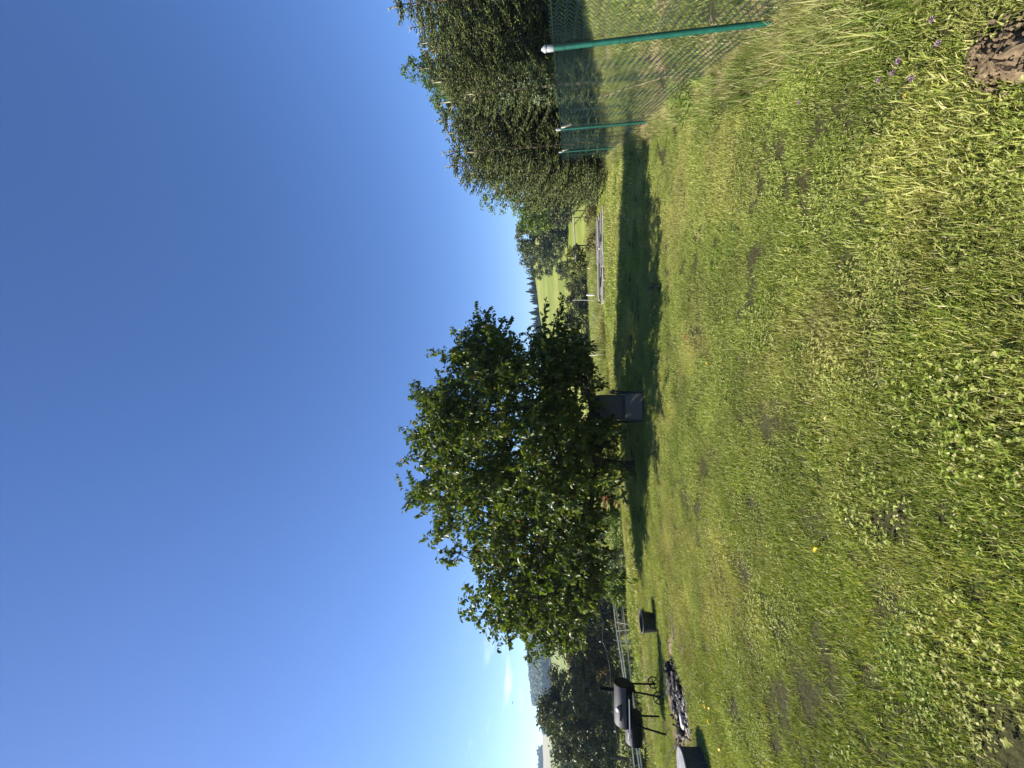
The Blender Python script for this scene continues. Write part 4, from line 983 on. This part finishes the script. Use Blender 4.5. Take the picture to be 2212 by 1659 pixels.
MB().tube([(0.19, 0.02, BZ + BR + 0.272), (0.19, 0.02, BZ + BR + 0.276)], 0.043, 18).build('chimney_cap', M_black_paint, gr, True)
FZ, FRd = 0.525, 0.15
cyl_x(-0.64, -0.16, 0.0, FZ, FRd, 28).build('firebox', M_black_paint, gr, True)
fl = cyl_x(-0.625, -0.352, 0.0, FZ + 0.003, FRd + 0.003, 28, 20, 160).build('firebox_lid', M_lid_paint, gr, True)
MB().tube([(-0.49, -0.12, FZ + 0.10), (-0.49, -0.16, FZ + 0.12), (-0.40, -0.16, FZ + 0.12), (-0.40, -0.12, FZ + 0.10)], 0.007, 6).build('handle', M_steel, fl)
# front shelf of slats on two brackets
for k in range(3): MB().box((-0.10, -0.215 - k * 0.05, BZ - 0.062), (0.72, 0.034, 0.014)).build('shelf_slat', M_black_paint, gr)
for x in (-0.36, 0.2): MB().box((x, -0.24, BZ - 0.078), (0.018, 0.18, 0.016)).build('shelf_bracket', M_black_paint, gr)
MB().tube([(-0.47, -0.345, BZ - 0.058), (0.26, -0.345, BZ - 0.058)], 0.007, 8).build('shelf_rail', M_steel, gr)
# legs
LX, LYt, LYb = 0.27, 0.115, 0.19
for sx in (-1, 1):
    for sy in (-1, 1):
        bot = 0.0 if sx < 0 else 0.075; yb = LYb * sy if sx > 0 else LYb * sy * 1.05; xb = sx * LX * (1.0 if sx > 0 else 1.22 if sy < 0 else 1.05)
        MB().tube([(sx * LX, LYt * sy, BZ - 0.10), (xb, yb, bot)], 0.016, 10).build('leg', M_black_paint, gr, True)
MB().box((LX, 0, BZ - 0.175), (0.022, 0.27, 0.07)).build('end_brace', M_black_paint, gr)
MB().box((-LX * 1.01, 0, BZ - 0.27), (0.02, 0.27, 0.03)).build('end_brace', M_black_paint, gr)
MB().tube([(LX, -0.25, 0.105), (LX, 0.25, 0.105)], 0.007, 8).build('axle', M_black_paint, gr, True)
def wheel(y):
    w = MB().torus((0, 0, 0), (0, 1, 0), 0.096, 0.012, 28, 8).build('wheel', M_black_plastic, gr, True); w.location = (LX, y, 0.107)
    for k in range(6):
        t = k * math.pi / 3 + 0.3; MB().tube([(math.cos(t) * .018, 0, math.sin(t) * .018), (math.cos(t) * .092, 0, math.sin(t) * .092)], 0.008, 6).build('spoke', M_black_plastic, w)
    MB().tube([(0, -0.016, 0), (0, 0.016, 0)], 0.021, 12).build('hub', M_black_plastic, w, True); w.rotation_euler = (0, 0, R(4))
wheel(-0.235); wheel(0.235)
# ------------------------------------------------------------------ fire place: ash, charred logs, cinders
fc = G(1468, 1508); yaw = math.atan2((G(1455, 1440) - G(1480, 1600)).y, (G(1455, 1440) - G(1480, 1600)).x)
n = 34; mb = MB(); cs = [Vector((0, 0, 0.05))]
mb.v.append((0, 0, 0.06))
for ring, (rr_, hz_) in enumerate(((0.3, 0.055), (0.55, 0.045), (0.8, 0.02), (1.0, -0.02))):
    for k in range(n):
        t = 6.283 * k / n; w_ = 1 + 0.16 * math.sin(3 * t + 1) + 0.1 * math.sin(7 * t) + random.uniform(-.05, .05)
        x_, y_ = math.cos(t) * 0.50 * rr_ * w_, math.sin(t) * 0.50 * rr_ * w_; mb.v.append((x_, y_, hz_ + random.uniform(-.012, .018)))
for k in range(n): mb.f.append([0, 1 + k, 1 + (k + 1) % n])
for r_ in range(3):
    for k in range(n): mb.f.append([1 + r_ * n + k, 1 + (r_ + 1) * n + k, 1 + (r_ + 1) * n + (k + 1) % n, 1 + r_ * n + (k + 1) % n])
ash = mb.build('ash_bed', M_ash, None, False, (fc.x, fc.y, tz(fc.x, fc.y) + 0.01)); ash.rotation_euler = (0, 0, yaw); tag(ash, 'grey and black ash bed of the old fire place in front of the grill', 'ash')
def rough_log(a_, b_, r, n=9, seg=7, rough=0.14):
    pts = [Vector(a_).lerp(Vector(b_), i / seg) + Vector((random.uniform(-1, 1), random.uniform(-1, 1), random.uniform(-1, 1))) * r * 0.15 for i in range(seg + 1)]
    mb = MB().tube(pts, [r * random.uniform(0.82, 1.05) for _ in pts], n); mb.v = [tuple(Vector(v) + Vector([random.uniform(-rough, rough) * r for _ in range(3)])) for v in mb.v]; return mb
LOGS = [((0.72, 0.10), (0.38, 0.04), 0.055, 0.07, 'thick charred log at the right end of the fire place', M_char), ((0.35, 0.13), (0.18, 0.22), 0.045, 0.07, 'short charred stub pointing away at the back of the ash', M_char),
        ((0.58, -0.06), (0.10, -0.02), 0.04, 0.06, 'long charred log lying through the middle of the ash', M_char), ((0.30, 0.02), (0.02, 0.14), 0.03, 0.10, 'thin charred stick crossing the middle log', M_char),
        ((0.05, -0.16), (-0.32, -0.10), 0.035, 0.05, 'charred stick along the front of the ash', M_char), ((-0.05, 0.12), (-0.30, 0.20), 0.032, 0.05, 'charred stick at the back left of the ash', M_char),
        ((-0.42, -0.04), (-0.68, -0.05), 0.065, 0.06, 'blackened square block left of the ash', M_char), ((0.42, -0.17), (0.16, -0.22), 0.028, 0.05, 'small charred stick at the front right of the ash', M_char),
        ((-0.10, 0.02), (-0.26, -0.03), 0.05, 0.07, 'stubby burnt log end in the pale ash', M_char)]
Rz = Euler((0, 0, yaw)).to_matrix()
for (a_, b_, r_, hz_, lab, mt) in LOGS:
    va = Rz @ Vector((a_[0] * .62, a_[1] * 1.9, 0)) + Vector((fc.x, fc.y, 0)); vb = Rz @ Vector((b_[0] * .62, b_[1] * 1.9, 0)) + Vector((fc.x, fc.y, 0)); c_ = (va + vb) / 2; c_.z = tz(c_.x, c_.y) + hz_
    va.z = vb.z = c_.z; vb.z += random.uniform(-.01, .03)
    o = rough_log(va - c_, vb - c_, r_).build('charred_log', mt, None, False, c_); tag(o, lab, 'log', 'charred logs in the fire place')
c_ = G(1481, 1556); c_.z = tz(c_.x, c_.y) + 0.05
mb = MB(); mb.lathe([(0.05, -0.05), (0.09, -0.03), (0.10, 0.0), (0.075, 0.035), (0.03, 0.045)], 9, wob=0.25); o = mb.build('stone', M_stone, None, False, c_); o.scale = (1.0, .75, .7); o.rotation_euler = (0, 0, yaw); tag(o, 'cream coloured stone at the left end of the ash bed', 'stone')
P = []; m_ = MB()
for _ in range(320):
    x_ = random.gauss(0, 0.24); y_ = random.gauss(0, 0.24); v = Rz @ Vector((x_, y_, 0)); s_z = random.uniform(0.008, 0.026)
    m_.box(v + Vector((0, 0, 0.055 - abs(y_) * 0.06)), (s_z * 1.8, s_z, s_z), Euler((random.random() * 3, random.random() * 3, random.random() * 3)).to_matrix())
o = m_.build('cinders', M_char, None, False, (fc.x, fc.y, tz(fc.x, fc.y) + 0.01)); tag(o, 'scattered black cinders in the fire place', 'cinders', kind='stuff')
# thin sticks on the grass
for (p0, p1, r_, mt, lab, z0) in (((1489, 1545), (1500, 1475), 0.006, M_darkwood, 'thin dark stick lying on the grass in front of the fire place', 0.03), ((1474, 1600), (1450, 1659), 0.009, M_darkwood, 'dark stick leaning over the far side of the stump', 0.08)):
    a_ = G(*p0); b_ = G(*p1); c_ = (a_ + b_) / 2
    o = MB().tube([a_ - c_ + Vector((0, 0, z0)), Vector((0.01, 0.01, z0 + 0.02)), b_ - c_ + Vector((0, 0, z0))], [r_, r_ * .8, r_ * .6], 6).build('stick', mt, None, True, c_); tag(o, lab, 'stick')
# ------------------------------------------------------------------ stump at the left edge
sc_ = G(1525, 1636); sc_ = Vector((sc_.x - 0.27, sc_.y + 0.02, 0)); sc_.z = tz(sc_.x, sc_.y)
stp = empty('tree_stump', sc_); tag(stp, 'wide weathered grey stump with sunlit-toned top at the left edge', 'stump')
MB().lathe([(0.29, -0.05), (0.275, 0.04), (0.265, 0.15), (0.26, 0.265), (0.25, 0.275)], 30, wob=0.03).build('side', M_stump_side, stp, True)
MB().lathe([(0.258, 0.2755), (0.26, 0.281), (0.254, 0.289), (0.23, 0.292)], 30, wob=0.02).build('cut_top', M_stump_top, stp, True)

# ------------------------------------------------------------------ folding recliner chair under the tree
cc = G(1392, 876); cy_ = 8.55; cb = A(CX, 877, cy_); cg = tz(cb.x, cy_)
ch = empty('folding_chair', (cb.x, cy_, cg), R(5)); tag(ch, 'grey textile folding recliner chair in the shade under the fruit tree', 'chair')
W2 = 0.265
def sheet(pts, w, th, mat, nm, parent, sag=0.02, nx=6):
    """cloth stretched between two side tubes; pts are (y, z)"""
    mb = MB(); m = len(pts)
    for lay in (0, 1):
        for (y, z) in pts:
            for i in range(nx + 1):
                u = i / nx * 2 - 1; mb.v.append((u * w, y + sag * (1 - u * u) * 0.6 + (th if lay else 0), z - sag * (1 - u * u) * 0.4))
    k = m * (nx + 1)
    for lay in (0, 1):
        for j in range(m - 1):
            for i in range(nx):
                q = [lay * k + j * (nx + 1) + i, lay * k + j * (nx + 1) + i + 1, lay * k + (j + 1) * (nx + 1) + i + 1, lay * k + (j + 1) * (nx + 1) + i]; mb.f.append(q if lay else q[::-1])
    return mb.build(nm, mat, parent, True)
back = [(0.16, 0.43), (0.24, 0.60), (0.32, 0.82), (0.40, 1.06)]
sheet(back, W2 - 0.012, 0.012, M_mesh_cloth, 'back_cloth', ch, 0.03)
sheet([(-0.30, 0.42), (-0.1, 0.38), (0.10, 0.385), (0.16, 0.43)], W2 - 0.012, 0.012, M_mesh_cloth, 'seat_cloth', ch, 0.03)
sheet([(-0.44, 0.10), (-0.40, 0.24), (-0.34, 0.38), (-0.30, 0.42)], W2 - 0.012, 0.012, M_mesh_cloth, 'leg_rest_cloth', ch, 0.012)
mb = MB(); 
for z0, y0 in ((0.93, 0.345), (1.0, 0.37)): mb.tube([(-0.20, y0 - 0.03, z0), (-0.1, y0 - .045, z0), (0.1, y0 - .045, z0), (0.20, y0 - 0.03, z0)], 0.045, 10)
mb.build('headrest', M_cushion, ch, True)
MB().tube([(-W2, .16, .43), (-W2, .24, .60), (-W2, .32, .82), (-W2 * .96, .40, 1.06), (-W2 * .8, .41, 1.09), (W2 * .8, .41, 1.09), (W2 * .96, .40, 1.06), (W2, .32, .82), (W2, .24, .60), (W2, .16, .43)], 0.012, 8).build('back_frame', M_chair_frame, ch, True)
MB().tube([(-W2, .16, .43), (-W2, -.30, .42), (-W2, -.36, .34), (-W2, -.44, .09), (W2, -.44, .09), (W2, -.36, .34), (W2, -.30, .42), (W2, .16, .43)], 0.012, 8).build('seat_frame', M_chair_frame, ch, True)
for s in (-1, 1):
    MB().tube([(s * (W2 + .04), -.25, .01), (s * (W2 + .04), .1, .40), (s * (W2 + .04), .30, .62)], 0.017, 8).build('leg', M_chair_frame, ch, True)
    MB().tube([(s * (W2 + .06), .34, .01), (s * (W2 + .06), .0, .40), (s * (W2 + .06), -.20, .62)], 0.017, 8).build('leg', M_chair_frame, ch, True)
    MB().box((s * (W2 + .065), 0.03, .635), (0.07, .50, .045)).build('armrest', M_black_plastic, ch)
    MB().tube([(s * (W2 + .05), .02, .41), (s * (W2 + .066), .02, .41)], .026, 12).build('hinge_knob', M_black_plastic, ch, True)
for y_ in (-.25, .34): MB().tube([(-(W2 + .04), y_, .012), (W2 + .04, y_, .012)], 0.011, 8).build('foot_bar', M_chair_frame, ch, True)

# ------------------------------------------------------------------ small things on the lawn
# molehill at the lower right
mh = G(2176, 122); mb = MB(); n = 26; mb.v.append((0, 0, 0.055))
for (rr_, hz_) in ((0.2, 0.05), (0.45, 0.038), (0.72, 0.016), (1.0, -0.03)):
    for k in range(n):
        t = 6.283 * k / n; w_ = 1 + 0.2 * math.sin(2 * t + .6) + 0.1 * math.sin(5 * t) + random.uniform(-.06, .06); mb.v.append((math.cos(t) * 0.19 * rr_ * w_, math.sin(t) * .11 * rr_ * w_, hz_ + random.uniform(-.011, .011)))
for k in range(n): mb.f.append([0, 1 + k, 1 + (k + 1) % n])
for r_ in range(3):
    for k in range(n): mb.f.append([1 + r_ * n + k, 1 + (r_ + 1) * n + k, 1 + (r_ + 1) * n + (k + 1) % n, 1 + r_ * n + (k + 1) % n])
o = mb.build('molehill', M_soil, None, False, (mh.x, mh.y, tz(mh.x, mh.y))); o.rotation_euler = (0, 0, R(35)); tag(o, 'crumbly bare soil molehill in the lawn at the lower right', 'molehill')
m_ = MB()
for _ in range(230):
    t = random.random() * 6.283; q = random.random() ** .6 * 0.20; s_z = random.uniform(.004, .016); x_, y_ = math.cos(t) * q, math.sin(t) * q * .62
    m_.box((x_, y_, 0.05 * (1 - (q / .20) ** 1.5) + .006), (s_z, s_z * .8, s_z * .7), Euler((random.random() * 3, random.random() * 3, 0)).to_matrix())
o = m_.build('soil_crumbs', M_soil, None, False, (mh.x, mh.y, tz(mh.x, mh.y))); o.rotation_euler = (0, 0, R(35)); tag(o, 'crumbs of soil on and round the molehill', 'soil', kind='stuff')
# yellow fallen leaves
for px, py, lab in ((1531, 1525, 'yellow fallen leaf nearest the fire place'), (1541, 1532, 'larger yellow fallen leaf below the nearest one to the fire place'), (1539, 1558, 'yellow fallen leaf in the left lawn level with the stump'), (1544, 1583, 'yellow fallen leaf just right of the stump'),
                    (1564, 1622, 'yellow fallen leaf in front of the stump'), (1783, 1190, 'yellow fallen leaf alone in the lower left lawn'), (1537, 783, 'small yellow leaf in the sunny lawn below the tree shadow'), (1543, 1444, 'small yellow leaf in the lawn right of the stump shadow'), (1985, 207, 'round yellow bloom in the lawn near the molehill')):
    g = G(px, py); mL = leaves_mesh('fallen_leaf', np.array([[0, -0.02, 0.0]]), np.array([[0.3, 1.0, 0.15]]), np.array([[0.1, -.3, 1.0]]), 0.055 if px < 1900 else 0.018, 0.028 if px < 1900 else 0.018, M_yellow)
    o = obj('fallen_leaf', mL, None, g + Vector((0, 0, 0.05))); o.rotation_euler = (0, 0, random.random() * 6); tag(o, lab, 'leaf')
# purple clover heads
for i, (px, py, lab) in enumerate(((2058, 92, 'brightest purple clover head above the molehill'), (1968, 130, 'purple clover head beside a dark hollow in the lawn'), (1998, 168, 'pale purple clover head left of the brightest one'), (1925, 172, 'small pale clover head farther from the molehill'),
                     (1955, 157, 'faded clover head in the dark hollow'), (2045, 40, 'pale clover head near the upper edge of the lawn'), (1744, 221, 'white clover head alone on the lawn near the second fence post'))):
    g = G(px, py); t = empty('clover_flower', g); tag(t, lab, 'flower')
    MB().tube([(0, 0, 0), (0.004, 0, 0.05)], 0.0012, 5).build('stem', M_clover, t)
    d = unit(rng.normal(size=(46, 3))); d[:, 2] = np.abs(d[:, 2]) - 0.2; obj('flower_head', leaves_mesh('flower_head', np.zeros((46, 3)) + np.array([0.004, 0, 0.052]), d, rng.normal(size=(46, 3)), 0.014, 0.004, M_purple), t)
# weed with jagged leaves at the fence foot
wg = G(1505, 222); wd = empty('thistle_weed', wg); tag(wd, 'bright green broad leaved weed at the foot of the fence between the first two posts', 'weed')
lw = leaves_mesh('leaf', np.zeros((1, 3)), np.array([[0, 1.0, 0]]), np.array([[0, 0, 1.0]]), 1.0, 0.45, M_leaf_bright, curl=0.25)
for s_i in range(7):
    bx, by = rng.normal(0, 0.09, 2); lean = rng.normal(0, 0.07, 2); h_ = rng.uniform(0.16, 0.34)
    MB().tube([(bx, by, 0), (bx + lean[0], by + lean[1], h_)], [0.004, 0.002], 5).build('stem', M_leaf_bright, wd)
    for k in range(9):
        u = 0.25 + 0.75 * k / 8; az = k * 2.4 + s_i; d = unit(np.array([math.cos(az), math.sin(az), 0.35])); y_ = Vector(d); x_ = y_.cross(Vector((0, 0, 1))).normalized(); z_ = x_.cross(y_)
        o = obj('leaf', lw, wd); o.matrix_local = Matrix.Translation(Vector((bx + lean[0] * u, by + lean[1] * u, h_ * u))) @ Matrix((x_, y_, z_)).transposed().to_4x4() @ Matrix.Scale(float(rng.uniform(0.06, 0.12)), 4)
# seed stalks leaning at the fence
sa, sb = A(1440, 165, 4.6), A(1292, 212, 5.2)
for k, lab in ((0, 'pale straw seed stalk leaning beyond the wire mesh, upper one'), (1, 'pale straw seed stalk leaning beyond the wire mesh, lower one')):
    base_ = Vector((sa.x + .02 + k * .05, sa.y, tz(sa.x, sa.y))); tip = sb + Vector((0.03 * k, 0, -0.03 * k)); root = empty('seed_stalk', base_); tag(root, lab, 'stalk')
    md_ = sa - base_; MB().tube([(0, 0, 0), md_, md_.lerp(tip - base_, .5) + Vector((0, 0, .02)), tip - base_], [0.003, 0.0028, .0022, .0012], 5).build('stem', M_straw, root)
    pp_ = []; dd_ = []; e0 = md_.lerp(tip - base_, .72); e1 = tip - base_
    for q in range(34):
        c = e0.lerp(e1, q / 33); pp_.append(tuple(c)); dd_.append(tuple(unit(np.array(e1 - e0)) + rng.normal(0, .45, 3)))
    obj('seed_head', leaves_mesh('seed_head', np.array(pp_), np.array(dd_), rng.normal(size=(34, 3)), 0.022, 0.007, M_straw), root)
# broad weed leaf in the lawn near the first post, brown curled leaf
g = G(1492, 1345 * 0 + 738); mL = leaves_mesh('curled_leaf', np.array([[0, 0, 0], [0.01, 0.01, 0]]), np.array([[1.0, 0, .2], [.9, .3, .3]]), np.array([[0, 0, 1.0], [0, .5, .8]]), 0.10, 0.05, M_straw, fold=.5, curl=.35)
tag(obj('curled_leaf', mL, None, g + Vector((0, 0, .04))), 'brown curled dead leaf lying alone on the sunny lawn', 'leaf')
# a bird far off in the sky
bp = A(1108, 1517, 60); bd = empty('bird', bp); tag(bd, 'tiny dark bird flying low in the sky above the left trees', 'bird')
MB().tube([(-.16, 0, 0), (-.08, 0, .02), (.1, 0, .01), (.17, 0, .02)], [0.01, 0.045, 0.04, 0.015], 8).build('body', M_bird, bd, True)
for s in (-1, 1):
    mb = MB(); mb.v = [(.07, 0, .03), (-.05, 0, .03), (-.09, s * .34, .10), (.0, s * .36, .11), (.07, 0, .015), (-.05, 0, .015), (-.09, s * .34, .09), (.0, s * .36, .10)]
    mb.f = [[0, 1, 2, 3], [7, 6, 5, 4], [0, 4, 5, 1], [1, 5, 6, 2], [2, 6, 7, 3], [3, 7, 4, 0]]; mb.build('wing', M_bird, bd)
# ------------------------------------------------------------------ air
m, n_, l_ = new_mat('thin haze'); out = n_.new('ShaderNodeOutputMaterial'); pv = n_.new('ShaderNodeVolumePrincipled')
pv.inputs['Color'].default_value = (0.52, 0.72, 1.0, 1); pv.inputs['Density'].default_value = 0.00042; pv.inputs['Anisotropy'].default_value = 0.3
l_.new(pv.outputs[0], out.inputs['Volume'])
zmin = float(Z.min()) - 1.0; big_ = 620.0
mb = MB().box((0, 0, (zmin + 66) / 2), (2 * big_, 2 * big_, 66 - zmin)); hz = mb.build('haze', m); tag(hz, kind='stuff')
